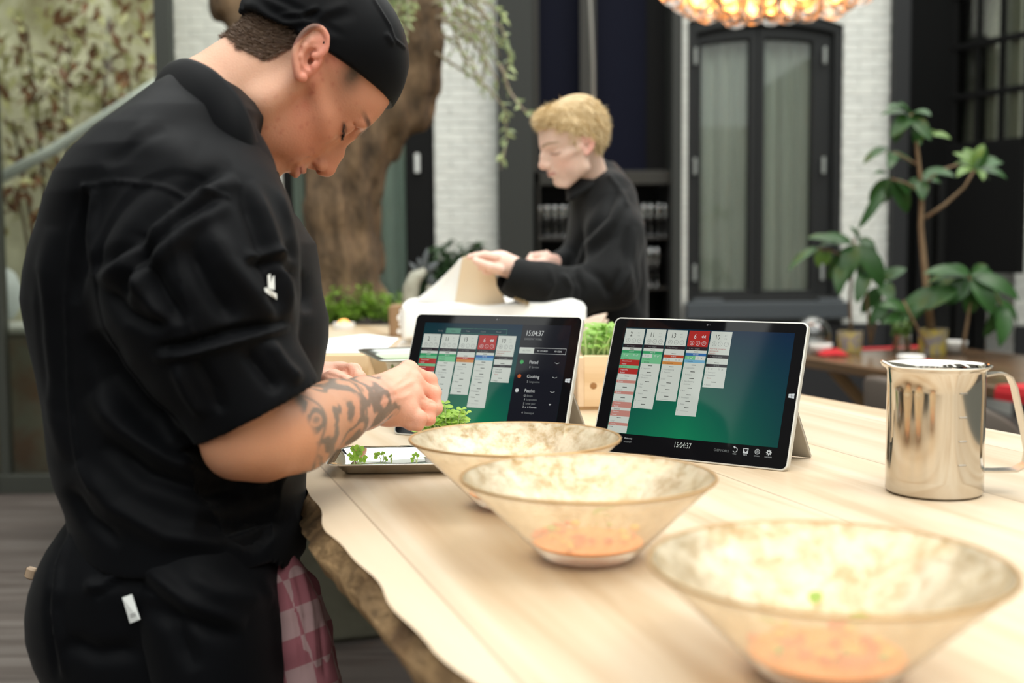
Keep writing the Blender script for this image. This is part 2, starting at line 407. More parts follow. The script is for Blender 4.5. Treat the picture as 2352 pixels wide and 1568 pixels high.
wbox(mb, 1578, 1932, 0, Z(735)); wbox(mb, 2050, 2334, Z(-300), TOPZ)
# arched head above the window
arch = []
xa0, xa1 = X(1578), X(1932)
pl = [(xa0, Z(52)), ]
for i in range(1, 12):
    t = i/12; pl.append((xa0+(xa1-xa0)*t, Z(52+11*t-34*4*t*(1-t)*.9)))
pl += [(xa1, Z(63)), (xa1, TOPZ), (xa0, TOPZ)]
mb.prism(pl, (0, YB+.5, 0), (1, 0, 0), (0, 0, 1), (0, -1, 0), .5)
struct(mb.build('wall_back', BR))
mb = MB(); mb.bx(X(1000), X(1146), YB-.03, YB, 0, Z(770)); mb.bx(X(1932), X(2050), YB-.03, YB, 0, Z(748)); mb.bx(X(2334), X(2900), YB-.03, YB, 0, Z(756))
mb.bx(X(1578), X(1932), YB-.03, YB, 0, Z(740)); struct(mb.build('baseboard_back', M_plinth))
mb = MB(); mb.bx(X(1144, 8.35), X(1226, 8.35), 8.35, YB+.5, 0, TOPZ); struct(mb.build('trim_1', M_dark2, bevel=.01))
mb = MB(); mb.bx(X(1544, 8.4), X(1566, 8.4), 8.4, YB+.5, 0, TOPZ); struct(mb.build('trim_2', M_dark2))
mb = MB(); mb.bx(X(2048, 8.4), X(2083, 8.4), 8.4, YB+.5, 0, TOPZ); struct(mb.build('trim_3', mat('dark_pilaster', (.022, .023, .024), .6, spec=.3)))
# other walls of the courtyard (beside and behind the camera)
mb = MB(); mb.bx(-4.4, -4.2, -5, 10, 0, 3.0)
for a, b in ((-5, -3.2), (-2.7, -1.0), (-.2, 2.2), (3.4, 10)): mb.bx(-4.4, -4.2, a, b, 3.0, 7.0)  # unseen upper piers and gaps, shaped to darken and patch the tablets' reflections
struct(mb.build('wall_left', mat('dark_render', (.07, .07, .062), .8)))
mb = MB(); mb.bx(4.6, 4.8, -5, 10, 0, 4.2); struct(mb.build('wall_right', mat('grey_plaster', (.30, .31, .28), .8)))
mb = MB()
for a, b in ((-4.4, -2.6), (-1.9, -1.5), (-.1, .35), (1.3, 1.9), (3.2, 4.8)): mb.bx(a, b, -5.2, -5, 0, 3.6)
struct(mb.build('wall_rear', BR))
mb = MB()
for a, b in ((-2.6, -1.9), (-1.5, -.1), (.35, 1.3), (1.9, 3.2)): mb.bx(a, b, -5.15, -5.05, 0, 3.6)
struct(mb.build('trim_4', M_dark))

# window_1 : tall glass pane at the left, with an added garden behind it standing in for its reflections
YG = 6.0
w1 = MB(); w1.bx(X(374, YG), X(409, YG), YG-.05, YG+.05, 0, 4.6); w1.bx(X(-14, YG), X(6, YG), YG-.04, YG+.04, 0, 4.6)
w1.bx(X(-14, YG), X(409, YG), YG-.05, YG+.05, 0, .10)
w1.bx(X(-500, YG), X(-14, YG), YG-.04, YG+.04, 0, .1)
w1o = struct(w1.build('window_1', mat('olive_dark_metal', (.045, .048, .040), .4), bevel=.006))
g = MB(); g.bx(X(4, YG), X(376, YG), YG-.006, YG+.006, .09, 4.6); g.build('pane', glass_mat('garden_glass', (.97, .98, .92), .03, 1.0), w1o)
g = MB(); g.bx(X(-500, YG), X(-12, YG), YG-.006, YG+.006, .09, 4.6); g.build('pane', MATS['garden_glass'], w1o)
mb = MB(); mb.bx(-5, X(396, 7.9), 7.9, 8.0, 0, 4.4); struct(mb.build('wall_garden', mat('bright_patch_plaster', (.30, .28, .17), .9, noise=1.6, nscale=1.7, c2=(.92, .92, .74))))  # added backdrop, bright reflected patches are put into its colour
M_rust = leaf_mat('rust_leaf', (.26, .11, .05), (.16, .08, .04), nscale=3)
M_olive = leaf_mat('olive_leaf', (.50, .50, .24), (.62, .62, .38), nscale=3)
def cloud(mb, c, r, n, L, W, seed, drop=.6, flat=(1, 1, 1)):
    R = random.Random(seed)
    for _ in range(n):
        v = Vector((R.gauss(0, 1)*flat[0], R.gauss(0, 1)*flat[1], R.gauss(0, 1)*flat[2])); v = v.normalized()*(r*R.random()**.5)
        v = Vector((v.x*flat[0], v.y*flat[1], v.z*flat[2]))
        d = Vector((R.gauss(0, 1), R.gauss(0, 1), R.gauss(0, 1)-drop))
        mb.leaf(Vector(c)+v, d, (R.gauss(0, .5), R.gauss(0, .5), 1), L*R.uniform(.7, 1.3), W*R.uniform(.7, 1.2), droop=.4, n=2)
def shrub(name, label, pts, L, W, m, group=None, stems=None, msz=.012, flat=(1, .6, 1)):
    t = thing(name, label, name.split('_')[-1] if not name.endswith('tree') else 'tree', (pts[0][0], pts[0][1], 0), group=group)
    st = MB(); b0 = Vector((sum(p[0] for p in pts)/len(pts), pts[0][1], 0))
    for x, y, z, r, n in pts: st.tube([b0, Vector((b0.x*.4+x*.6, y, z*.55)), (x, y, z)], [msz*2, msz*1.3, msz*.6], 6)
    st.build('stem', mat('bark_brown', (.10, .07, .045), .9), t)
    for k, mm in enumerate(m):
        mb = MB()
        for i, (x, y, z, r, n) in enumerate(pts): cloud(mb, (x, y, z), r, n//len(m), L, W, 100*k+i, flat=flat)
        mb.build('foliage', mm, t, smooth=True)
    return t
gp = lambda px, py, r, n, Y=7.45: (P(px, py, Y).x, Y, P(px, py, Y).z, r, int(n*.6))
shrub('rust_leaved_tree', 'autumn tree with rusty brown and olive leaves standing in for the reflection in the tall glass pane', [gp(60, 60, .45, 170), gp(250, 40, .4, 150), gp(150, 180, .45, 190), gp(300, 190, .25, 80), gp(30, 280, .4, 170), gp(200, 330, .25, 60), gp(40, 430, .35, 130, 7.3)], .13, .06, [M_rust, M_olive])
shrub('garden_bush', 'low rusty bush of the stand-in reflection, behind the grey planter at the bottom of the tall glass pane', [gp(40, 900, .3, 110, 7.1), gp(90, 1000, .25, 80, 7.1)], .12, .06, [M_rust, mat('pale_leaf', (.42, .42, .36), .7)])
mb = MB(); mb.tube([P(-60, 440, 7.0), P(120, 345, 7.0), P(290, 235, 7.0), P(420, 150, 7.0)], [.036, .033, .03, .026], 10)
tag(mb.build('leaning_branch', mat('pale_bark', (.52, .57, .58), .8), smooth=True), 'pale grey branch leaning diagonally in the stand-in reflection behind the tall glass pane', 'branch')
mb = MB(); mb.bx(X(-40, 6.9), X(330, 6.9), 6.25, 6.7, 0, .82); mb.m = 1; mb.bx(X(-60, 6.9), X(330, 6.9), 6.2, 6.75, .82, .86)
tag(mb.build('garden_planter', [mat('weathered_slab', (.16, .17, .14), .8, noise=1.6, nscale=5, c2=(.16, .085, .05)), mat('pale_slab', (.5, .52, .5), .6)], bevel=.01), 'weathered grey garden planter box with pale rim in the stand-in reflection behind the glass', 'planter')
mb = MB(); c = P(28, 560, 6.75); mb.lathe([(0, -.16), (.10, -.15), (.15, -.08), (.16, .02), (.12, .11), (.05, .16), (0, .17)], (c.x, 6.47, 1.035), 24)
tag(mb.build('stone_ball', mat('pale_blue_stone', (.52, .57, .60), .6), smooth=True), 'pale bluish round stone standing on the planter rim in the stand-in reflection', 'stone')

# window behind the tree
def curtain(mb, x0, x1, y, z0, z1, amp=.03, wl=.11):
    n = int((x1-x0)/.012)
    mb.grid(lambda u, v: Vector((x0+(x1-x0)*u, y+amp*math.sin(2*math.pi*(x1-x0)*u/wl+math.sin(u*9)*1.5)+.02*math.sin(u*23), z0+(z1-z0)*v)), n, 3)
w2 = MB(); z0, z1 = Z(760), Z(-330)
for a, b in ((650, 668), (700, 712), (932, 1000)): w2.bx(X(a), X(b), YB+.02, YB+.14, z0, z1)
w2.bx(X(650), X(1000), YB+.02, YB+.14, 0, Z(688)); w2.bx(X(650), X(1000), YB+.02, YB+.14, Z(-310), z1)
w2o = struct(w2.build('window_2', M_black, bevel=.008))
g = MB(); g.bx(X(655), X(935), YB+.07, YB+.08, Z(690), z1); g.build('pane', M_glass, w2o)
h = MB(); h.rbox(P(958, 375, YB-.0), (.035, .03, .14), .012); h.build('handle', mat('white_metal', (.75, .77, .74), .3), w2o)
c = MB(); curtain(c, X(640), X(936), YB+.2, Z(695), z1); tag(c.build('curtain', mat('sea_green_curtain', (.58, .66, .62), .8), smooth=True), 'grey green curtain hanging behind the window by the tree trunk', 'curtain')
rm = MB(); rm.bx(X(600), X(2400), 9.6, 9.7, 0, TOPZ); struct(rm.build('wall_inner', mat('dim_room_wall', (.10, .11, .10), .9)))

# window_3 : pair of arched casements
def arch_z(px, base, rise, c=1755, hw=178): t = (px-c)/hw; return Z(base+rise*t*t)
def arched(mb, pa, pb, base, rise, z0, y0, y1):
    xa, xb = X(pa), X(pb); n = 8; pl = [(xb, z0), (xa, z0)][::-1]
    top = [(X(pa+(pb-pa)*i/n), arch_z(pa+(pb-pa)*i/n, base, rise)) for i in range(n+1)]
    return [(xa, z0), (xb, z0)] + top[::-1]
def ring(mb, outer, inner, y0, y1):      # outer/inner lists with same count -> frame
    n = len(outer)
    V = [(a, y0, b) for a, b in outer]+[(a, y0, b) for a, b in inner]+[(a, y1, b) for a, b in outer]+[(a, y1, b) for a, b in inner]
    F = []
    for i in range(n):
        j = (i+1) % n
        F += [(i, j, n+j, n+i), (2*n+i, 3*n+i, 3*n+j, 2*n+j), (i, 2*n+i, 2*n+j, j), (n+i, n+j, 3*n+j, 3*n+i)]
    mb.add(V, F)
w3 = MB(); ring(w3, arched(w3, 1578, 1932, 22, 36, Z(700), 0, 0), arched(w3, 1600, 1912, 60, 26, Z(686), 0, 0), YB+.02, YB+.2)
w3o = struct(w3.build('window_3', M_dark, bevel=.01))
for k, (a, b, ia, ib) in enumerate(((1600, 1742, 1612, 1722), (1742, 1912, 1757, 1866))):
    s = MB(); ring(s, arched(s, a, b, 62, 26, Z(688), 0, 0), arched(s, ia, ib, 90, 20, Z(672), 0, 0), YB+.06, YB+.15); so = s.build('sash', M_dark, w3o, bevel=.01)
    g = MB(); g.prism(arched(g, ia-6, ib+6, 84, 20, Z(676), 0, 0), (0, YB+.11, 0), (1, 0, 0), (0, 0, 1), (0, -1, 0), .006); g.build('pane', M_glass, so)
    for py in (132, 385, 630):
        hh = MB(); hh.rbox((X(1596 if k == 0 else 1890), YB+.01, Z(py)), (.025, .03, .12), .01); hh.build('hinge', mat('grey_hinge_metal', (.30, .32, .30), .35), so)
for a, b in ((1606, 1728), (1752, 1872)):
    c = MB(); curtain(c, X(a), X(b), YB+.24, Z(690), Z(70), .025, .10)
    tag(c.build('curtain', M_curt, smooth=True), 'pale grey-green curtain behind the %s casement of the arched window' % ('left' if a < 1700 else 'right'), 'curtain', 'curtains of the arched window')
s = MB(); s.bx(X(1572), X(1942), YB-.12, YB+.1, Z(735), Z(697)); s.m = 0; s.bx(X(1590), X(1660), YB-.05, YB+.02, Z(697), Z(690)); s.bx(X(1880), X(1935), YB-.05, YB+.02, Z(697), Z(690))
struct(s.build('trim_5', M_sill, bevel=.008))

# bar niche with blue panels, shelves and glasses
nb = thing('bar_cabinet', 'dark built-in bar cabinet with blue upper panels and shelves of glasses', 'cabinet', (X(1385), YB, 0))
c = MB(); x0, x1 = X(1226, YB), X(1546, YB)
c.bx(x0, x1, 9.25, 9.3, 0, TOPZ); c.bx(x0, x0+.03, YB, 9.25, 0, Z(425)); c.bx(x1-.03, x1, YB, 9.25, 0, Z(425)); c.bx(x0, x1, YB+.1, 9.25, 0, .02); c.build('carcass', mat('black_cabinet_wood', (.006, .005, .005), .6), nb)
c = MB(); c.bx(x0, x1, YB, YB+.2, Z(425), Z(394)); c.build('rail', mat('brown_grey_rail', (.030, .028, .022), .5), nb, bevel=.004)
c = MB(); c.bx(X(1226), X(1240), YB, YB+.15, 0, TOPZ); c.bx(X(1336), X(1372), YB+.1, YB+.2, Z(394), TOPZ); c.build('post', mat('brown_grey_rail', (0, 0, 0)), nb)
for a, b in ((1228, 1338), (1370, 1492)):
    c = MB(); c.bx(X(a), X(b), YB+.24, YB+.27, Z(394), TOPZ); c.build('blue_panel', mat('navy_panel', (.003, .004, .014), .6, spec=.15), nb)
c = MB(); c.bx(X(1490), X(1546), YB+.26, YB+.3, Z(394), TOPZ); c.build('side_panel', M_black, nb)
for py in (545, 662, 780):
    c = MB(); c.bx(x0+.03, x1-.03, YB+.08, 9.2, Z(py)-.02, Z(py)); c.build('shelf', mat('shelf_wood', (.022, .019, .015), .5), nb)
M_wine = glass_mat('wine_glass_glass', (.97, .98, .97), .02, 6.0)
def wine_glass(h=.22):
    g = MB(); g.lathe([(0, 0), (.035, 0), (.034, .004), (.006, .01), (.004, .03), (.004, .09), (.02, .105), (.038, .14), (.036, .18), (.030, h), (.028, h), (.034, .18), (.036, .14), (.018, .108), (0, .1)], (0, 0, 0), 16)
    o = g.build('wine_glass', M_wine, smooth=True); return o
wg = wine_glass(); first = True
for py, pxs in ((545, [1240, 1258, 1276, 1294, 1312, 1484, 1500, 1518, 1533]), (662, [1240, 1262, 1285, 1500, 1515]), (780, [])):
    for row in (0, 1):
        for px in pxs:
            o = wg if first else wg.copy()
            if not first: COL.objects.link(o)
            first = False
            o.location = (X(px+row*7)+.0, YB+.16+.14*row, Z(py)); s_ = 1.25 if py == 662 and px >= 1500 else 1.05; o.scale = (s_, s_, s_*1.12)
            tag(o, 'clear wine glass on the %s bar shelf, %s the waiter' % ('upper' if py == 545 else 'lower', 'left of' if px < 1400 else 'right of'), 'wine glass', 'wine glasses on the %s bar shelf, %s side' % ('upper' if py == 545 else 'lower', 'left' if px < 1400 else 'right'))
mb = MB(); mb.tube([P(1352, -60, 6.5), P(1358, 60, 6.5), P(1362, 150, 6.5), P(1363, 230, 6.5), P(1362, 420, 6.5)], .009, 8); mb.tube([P(1362, 420, 6.5), (P(1362, 420, 6.5).x, 6.5, .03)], .012, 8); mb.m = 0
mb.lathe([(0, 0), (.16, 0), (.16, .02), (.02, .03), (0, .03)], (P(1362, 420, 6.5).x, 6.5, 0), 24)
tag(mb.build('lamp_stand', mat('brushed_grey_metal', (.38, .37, .34), .35, metal=.8), smooth=40), 'thin grey metal stand rising behind the blond waiter', 'stand')

# dark recess with a door and a leaded window leaf
mb = MB(); mb.bx(X(2083, 9.3), X(2340, 9.3), 9.3, 9.4, 0, TOPZ); 
struct(mb.build('door_1', M_black))
mb = MB()
for k in range(5): mb.bx(X(2110+k*46, 9.2), X(2146+k*46, 9.2), 9.24, 9.3, .1, Z(420, 9.2))
mb.build('door_panel', mat('black_panel', (.012, .012, .012), .45), bpy.data.objects['door_1'], bevel=.01)
A = P(2192, 400, 8.4); B = P(2352, 400, 7.88); du = (B-A); du.z = 0; Lw = du.length; du.normalize(); dn = Vector((du.y, -du.x, 0))
zt, zb_, = P(2192, -120, 8.4).z, P(2192, 338, 8.4).z
def leafbox(mb, u0, u1, z0, z1, th=.05, off=0):
    c = A + du*((u0+u1)/2) + dn*off; mb.box((c.x, c.y, (z0+z1)/2), (abs(u1-u0), th, z1-z0), Matrix.Rotation(math.atan2(du.y, du.x), 3, 'Z'))
w4 = MB(); zs = [zt-(zt-zb_)*k/4 for k in range(5)]
for z_ in zs: leafbox(w4, -.05, Lw, z_-.02, z_+.02)
for k in range(4): leafbox(w4, Lw*k/3-.010, Lw*k/3+.010, zb_, zt)
leafbox(w4, -.05, Lw, zb_-.9, zb_-.0, .06)
w4o = struct(w4.build('window_4', M_black, bevel=.004))
g = MB(); leafbox(g, 0, Lw, zb_, zt, .005, .0); g.build('pane', glass_mat('bright_old_glass', (.8, .82, .76), .05, 2.0), w4o)
g = MB(); 
for k in range(3): leafbox(g, Lw*k/3+.03, Lw*k/3+.11, zb_, zt, .01, -.05)
tag(g.build('lace_curtain', mat('pale_lace', (.85, .85, .78), .9), smooth=False), 'pale narrow curtain strips behind the small-paned dark window', 'curtain')

# ------------------------------------------------------------------ pendant of glass globes with warm bulbs
ch = thing('globe_chandelier', 'pendant cluster of clear glass globes with warm orange bulbs above the courtyard', 'chandelier', tuple(P(1765, -60, 5.0)))
M_globe = glass_mat('globe_glass', (1, 1, .98), .04, .8); M_bulb = mat('warm_bulb', (1, .45, .12), .5, emit=(1.0, .36, .09), es=9.0)
gb = MB(); gb.sph((0, 0, 0), .068, 20, 12); bb = MB(); bb.sph((0, 0, .015), .026, 10, 8, (1, 1, 1.3))
G0 = gb.build('glass_globe', M_globe, ch, smooth=True, local=True); B0 = bb.build('bulb', M_bulb, G0, smooth=True, local=True)
R = random.Random(3); k = 0; cc = P(1765, -60, 5.0)
for ring_, (n, rr, pz) in enumerate(((7, .18, 12), (12, .31, 4), (13, .40, -22), (9, .33, -48))):
    for i in range(n):
        a = 2*math.pi*i/n+ring_*.3
        g_ = G0 if k == 0 else G0.copy()
        if k:
            COL.objects.link(g_); g_.parent = ch; b_ = B0.copy(); COL.objects.link(b_); b_.parent = g_
        zc = P(1765, pz-5+R.uniform(-5, 5), 5.0).z
        g_.location = (rr*math.cos(a), rr*math.sin(a)*.8, zc-cc.z); k += 1
mb = MB(); mb.lathe([(0, .12), (.3, .12), (.3, .16), (0, .17)], cc, 32); mb.tube([cc+Vector((0, 0, .15)), cc+Vector((0, 0, 1.6))], .012, 8); mb.build('canopy_plate', M_dark2, ch, smooth=40)
# ------------------------------------------------------------------ the long live-edge table
DT = Vector((-.313, .950, 0)).normalized()           # along the table, away from the camera
LE = [(-.30, -.9), (-.0, .30), (-.035, .62), (-.10, .85), (-.155, 1.02), (-.19, 1.16), (-.225, 1.30), (-.262, 1.43), (-.285, 1.50), (-.33, 1.56), (-.42, 1.66), (-.50, 1.9), (-.62, 2.3), (-.75, 2.9), (-.95, 3.6), (-1.14, 4.3), (-1.18, 4.62)]
LE = [(.20, .0), (.10, .30), (.018, .60)] + LE[3:]
LE = [(.42, -.6), (.20, .15), (.085, .45), (.035, .62), (-.052, .80), (-.105, .93)] + LE[5:]
RE = [(-.30, 4.60), (.05, 3.6), (.28, 2.95), (.49, 2.42), (.575, 2.26), (.70, 1.95), (.78, 1.74), (.95, 1.28), (1.15, .7), (1.5, -.6)]
def resample(pl, n):
    pl = [Vector((a, b, 0)) for a, b in pl]; L = [0]
    for i in range(len(pl)-1): L.append(L[-1]+(pl[i+1]-pl[i]).length)
    out = []
    for k in range(n):
        s = L[-1]*k/(n-1); i = min(max(j for j in range(len(L)) if L[j] <= s+1e-9), len(pl)-2)
        t = (s-L[i])/(L[i+1]-L[i]); out.append(pl[i].lerp(pl[i+1], t))
    return out
M_table = wood_mat('pale_oak_top', (.62, .515, .385), (.565, .445, .31), (.45, .32, .195), ang=math.radians(-18.3), plank=.235, rough=.38, scale=1.0, along='y', line=.45)
M_bark = mat('live_edge_bark', (.17, .09, .04), .85, bump=1.0, bscale=30, noise=1.2, nscale=11, c2=(.58, .37, .18))
tb = thing('live_edge_table', 'long pale oak table with a rough bark edge, chef standing at it', 'table', (.1, 1.8, 0))
nL = 260; L_ = resample(LE, nL); R_ = resample(RE, nL); mb = MB()
def edge_off(k, lay):       # bark profile per layer
    s = k*.0242
    return .010*math.sin(s*7+lay)+.007*math.sin(s*17+lay*2.1)+.006*math.sin(s*37+lay*1.3)
lays = [(0, 0.0), (.0035, -.006), (.02, -.004), (.045, -.022), (.07, -.03), (.10, -.05)]
topL = [p+Vector((.35*edge_off(k, 0), 0, 0)) for k, p in enumerate(L_)]
V = []; 
for (dz, inn) in lays[:1]: pass
far = R_[::-1]
NC = 14
for k in range(nL):
    for j in range(NC+1): 
        v = topL[k].lerp(far[k], j/NC); V.append((v.x, v.y, TZ))
mb.add(V, [(k*(NC+1)+j, k*(NC+1)+j+1, (k+1)*(NC+1)+j+1, (k+1)*(NC+1)+j) for k in range(nL-1) for j in range(NC)])
mb.add([(x+(.07 if i_ % (NC+1) == 0 else 0), y, TZ-.10) for i_, (x, y, z) in enumerate(V)], [(k*(NC+1)+j, (k+1)*(NC+1)+j, (k+1)*(NC+1)+j+1, k*(NC+1)+j+1) for k in range(nL-1) for j in range(NC)])
mb.add([(far[k].x, far[k].y, z) for k in range(nL) for z in (TZ, TZ-.1)], [(2*k, 2*k+1, 2*k+3, 2*k+2) for k in range(nL-1)])
e = [topL[-1].lerp(far[-1], j/NC) for j in range(NC+1)]; mb.add([(p.x, p.y, z) for p in e for z in (TZ, TZ-.1)], [(2*k, 2*k+1, 2*k+3, 2*k+2) for k in range(NC)])
e = [topL[0].lerp(far[0], j/NC) for j in range(NC+1)]; mb.add([(p.x, p.y, z) for p in e for z in (TZ, TZ-.1)], [(2*k, 2*k+2, 2*k+3, 2*k+1) for k in range(NC)])
mb.build('tabletop', M_table, tb)
mb = MB(); V = []; nl = len(lays); L2 = resample(LE, 780); 
for k in range(780):
    a, b = L2[max(k-1, 0)], L2[min(k+1, 779)]; d = (b-a).normalized(); nrm = Vector((d.y, -d.x, 0))*1
    for li, (dz, inn) in enumerate(lays):
        s = k/3.0077; base = L2[k]+Vector((.35*(edge_off(min(int(s), nL-1), 0)*(1-(s % 1))+edge_off(min(int(s)+1, nL-1), 0)*(s % 1)), 0, 0))
        o = 0 if li == 0 else edge_off(s, li)+.003*math.sin(k*.8+li*2)+.003*math.sin(k*.41+li*5)
        p = base + nrm*(inn*-1*-1 + (o if li else 0)*-.6)
        V.append((base.x - (-inn+(-.012 if li in (1, 2) else 0)+o*.5)*-1*1 if False else base.x+(-inn)*1.0-(.016 if li in (2, 3) else 0)+o*.5, base.y, TZ-dz))
mb.add(V, [(k*nl+j, (k+1)*nl+j, (k+1)*nl+j+1, k*nl+j+1) for k in range(779) for j in range(nl-1)])
mb.build('bark_edge', M_bark, tb, smooth=True)
for c in ((.38, 1.55), (-.66, 3.78), (.80, .4)):
    mb = MB(); mb.rbox((c[0], c[1], .42), (.42, .42, .84), .04, Matrix.Rotation(.32, 3, 'Z')); mb.build('leg', mat('rough_grey_stone', (.20, .19, .14), .9, bump=1, bscale=14, noise=.7, nscale=6, c2=(.11, .105, .07)), tb)

# ------------------------------------------------------------------ tree, planter, herbs
pl = thing('tree_planter', 'raised planter with dark soil at the far end of the long table', 'planter', (-.9, 5.2, 0))
mb = MB(); mb.bx(-1.75, -.42, 4.68, 5.75, 0, .945); mb.build('box', mat('dark_planter_wood', (.035, .028, .02), .8), pl)
mb = MB(); mb.grid(lambda u, v: Vector((-1.73+1.29*u, 4.70+1.03*v, .945+.02*math.sin(u*30)*math.sin(v*22)+.012*math.sin(u*71+v*50))), 50, 40); mb.build('soil', mat('dark_soil', (.02, .015, .011), 1.0, bump=1, bscale=60), pl, smooth=True)
M_trunk = mat('olive_bark', (.21, .135, .075), .95, bump=1.0, bscale=22, noise=1.3, nscale=7, c2=(.045, .030, .018), stretch=(2.0, 2.0, 1.0))
tr = thing('gnarled_tree', 'thick gnarled tree trunk forking behind the chef with fine leafy twigs', 'tree', (P(790, 720, 5.15).x, 5.15, .94))
YT = 5.15
def Q(px, py, r, Y=YT): return (P(px, py, Y), S(r, Y))
F1 = [Q(788, 790, 98), Q(790, 700, 84), Q(790, 600, 78), Q(786, 480, 76), Q(800, 400, 72), Q(850, 320, 64), Q(905, 260, 56), Q(950, 190, 54), Q(958, 110, 52), Q(950, 20, 56), Q(940, -70, 58), Q(930, -260, 50)]
F2 = [Q(792, 440, 62), Q(745, 330, 56), Q(670, 200, 52, 5.2), Q(590, 90, 48, 5.25), Q(530, 0, 46, 5.25), Q(500, -150, 44, 5.25), Q(480, -300, 40)]
lo = Vector((-1.65, 4.8, .92)); hi = Vector((-.2, 5.6, 3.0)); fd = Field(lo, hi, .011)
for FF in (F1, F2):
    for i in range(len(FF)-1): fd.add(cone_f(FF[i][0], FF[i+1][0], FF[i][1], FF[i+1][1]), .05)
for px, py, r in ((965, 255, 30), (800, 690, 60), (740, 700, 50), (850, 720, 48), (975, 90, 26)): 
    c_, r_ = Q(px, py, r); fd.add(ell_f(c_, (r_, r_, r_*1.2)), .05)
fd.warp(lambda x, y, z: .009*np.sin(x*55+2.5*np.sin(z*4)+y*20)+.007*np.sin(y*60+x*30+2*np.sin(z*6))+.008*np.sin(x*25+z*9+3*np.sin(y*14)))
V, Fq = fd.mesh(); mesh_obj('trunk', V, Fq, M_trunk, tr, True)
M_twig = mat('grey_twig', (.30, .25, .18), .8); M_ol = leaf_mat('olive_tree_leaf', (.42, .50, .26), (.30, .38, .20)); M_ol2 = leaf_mat('bright_olive_leaf', (.55, .65, .30), (.40, .50, .24))
tw = MB(); lf = MB(); lf2 = MB(); R = random.Random(11)
def twig(pts, Y, n, L=.05, dens=1.0):
    ps = [P(a, b, Y+.04*math.sin(i*2.1)) for i, (a, b) in enumerate(pts)]
    sm = []
    for i in range(len(ps)-1):
        for t in (0, .33, .66): sm.append(ps[i].lerp(ps[i+1], t))
    sm.append(ps[-1]); tw.tube(sm, [.006*(1-.7*i/len(sm)) for i in range(len(sm))], 5)
    for _ in range(n):
        i = R.randrange(len(sm)-1); b = sm[i].lerp(sm[i+1], R.random()); d = (sm[i+1]-sm[i]).normalized()+Vector((R.gauss(0, .8), R.gauss(0, .8), R.gauss(0, .8)))
        (lf if R.random() < .5 else lf2).leaf(b, d, (R.gauss(0, .4), -1, R.gauss(0, 1)), L*R.uniform(.6, 1.2), L*.3, n=3)
twig([(1000, 40), (1080, 30), (1150, 60), (1170, 120), (1160, 200)], 5.0, 34)
twig([(1000, 120), (1060, 160), (1120, 200), (1160, 250), (1165, 320), (1150, 390)], 5.0, 40)
twig([(1150, 150), (1170, 210), (1200, 250), (1225, 262)], 4.9, 12, .04)
twig([(990, 10), (1060, -10), (1120, 10), (1160, 40)], 5.05, 26)
for k in range(27):
    a, b = R.uniform(1000, 1075), R.uniform(-30, 130); c, d = a+R.uniform(20, 90), b+R.uniform(-10, 110)
    twig([(a, b), ((a+c)/2+R.uniform(-15, 15), (b+d)/2), (c, d), (c+R.uniform(-25, 25), d+R.uniform(20, 60))], R.uniform(4.85, 5.2), 13, .030)
for k in range(14):
    a, b = R.uniform(880, 960), R.uniform(-60, 10); twig([(a, b), (a-R.uniform(-5, 25), b+50), (a-R.uniform(0, 35), b+R.uniform(70, 130))], 4.85, 14, .04)
tw.build('twig', M_twig, tr, smooth=True); lf.build('foliage', M_ol, tr, smooth=True); lf2.build('foliage', M_ol2, tr, smooth=True)
M_herb = leaf_mat('bright_herb_leaf', (.25, .42, .05), (.14, .28, .03)); M_stem = mat('green_stem', (.25, .35, .10), .6)
for i, (px, py, r, lab) in enumerate(((775, 722, .10, 'frilly green herb at the left foot of the tree trunk'), (835, 706, .13, 'tallest frilly green herb in front of the tree trunk'), (870, 718, .09, 'frilly green herb right of the tallest one in the planter'), (905, 712, .11, 'frilly green herb at the right end of the planter'))):
    Y = 4.86+.05*(i % 2); c = P(px, py, Y); t = thing('herb_plant', lab, 'plant', (c.x, Y, .94), group='herbs in the tree planter')
    a = MB(); b = MB(); R = random.Random(i)
    for k in range(26):
        tip = c+Vector((R.gauss(0, r*.6), R.gauss(0, r*.4), R.gauss(.0, r*.38))); tip.z = max(tip.z, .98)
        a.tube([(c.x+R.uniform(-.02, .02), Y, .95), (c.x*.5+tip.x*.5, (Y+tip.y)/2, tip.z-.02), tip], .0025, 4)
        for q in range(9): b.leaf(tip+Vector((R.gauss(0, .014), R.gauss(0, .014), R.gauss(0, .01))), (R.gauss(0, 1), R.gauss(0, 1), R.gauss(.2, .5)), (0, 0, 1), R.uniform(.025, .045), .02, n=2)
    a.build('stem', M_stem, t); b.build('foliage', M_herb, t, smooth=True)
# driftwood sculpture with dark spiky leaves
dw = thing('driftwood_plant', 'pale bent driftwood stump with dark spiky leaves behind the linen', 'plant', (P(948, 700, 4.45).x, 4.45, TZ))
mb = MB()
q = lambda px, py: P(px, py, 4.45)
base = q(948, 740); base.z = TZ
mb.tube([base, q(942, 700), q(944, 660), q(955, 635), q(978, 620)], [.034, .032, .031, .028, .012], 14); mb.tube([Vector((q(988, 740).x, 4.45, TZ)), q(985, 690), q(988, 655)], [.020, .018, .013], 10)
mb.build('stump', mat('grey_driftwood', (.13, .12, .09), .8, bump=.6, bscale=30, noise=1.2, nscale=9, c2=(.40, .40, .33)), dw, smooth=True)
mb = MB()
for a, b, c_, d_, w_ in ((962, 628, 938, 600, .02), (970, 625, 982, 568, .026), (975, 625, 1008, 600, .03), (968, 622, 960, 590, .02), (985, 655, 992, 625, .02), (985, 660, 1000, 640, .018)):
    A_, B_ = q(a, b), q(c_, d_); mb.leaf(A_, B_-A_, (0, -1, .3), (B_-A_).length, w_, .1, n=4); 
mb.build('spiky_leaf', mat('blue_grey_leaf', (.07, .08, .085), .5), dw, smooth=True, solid=.004)
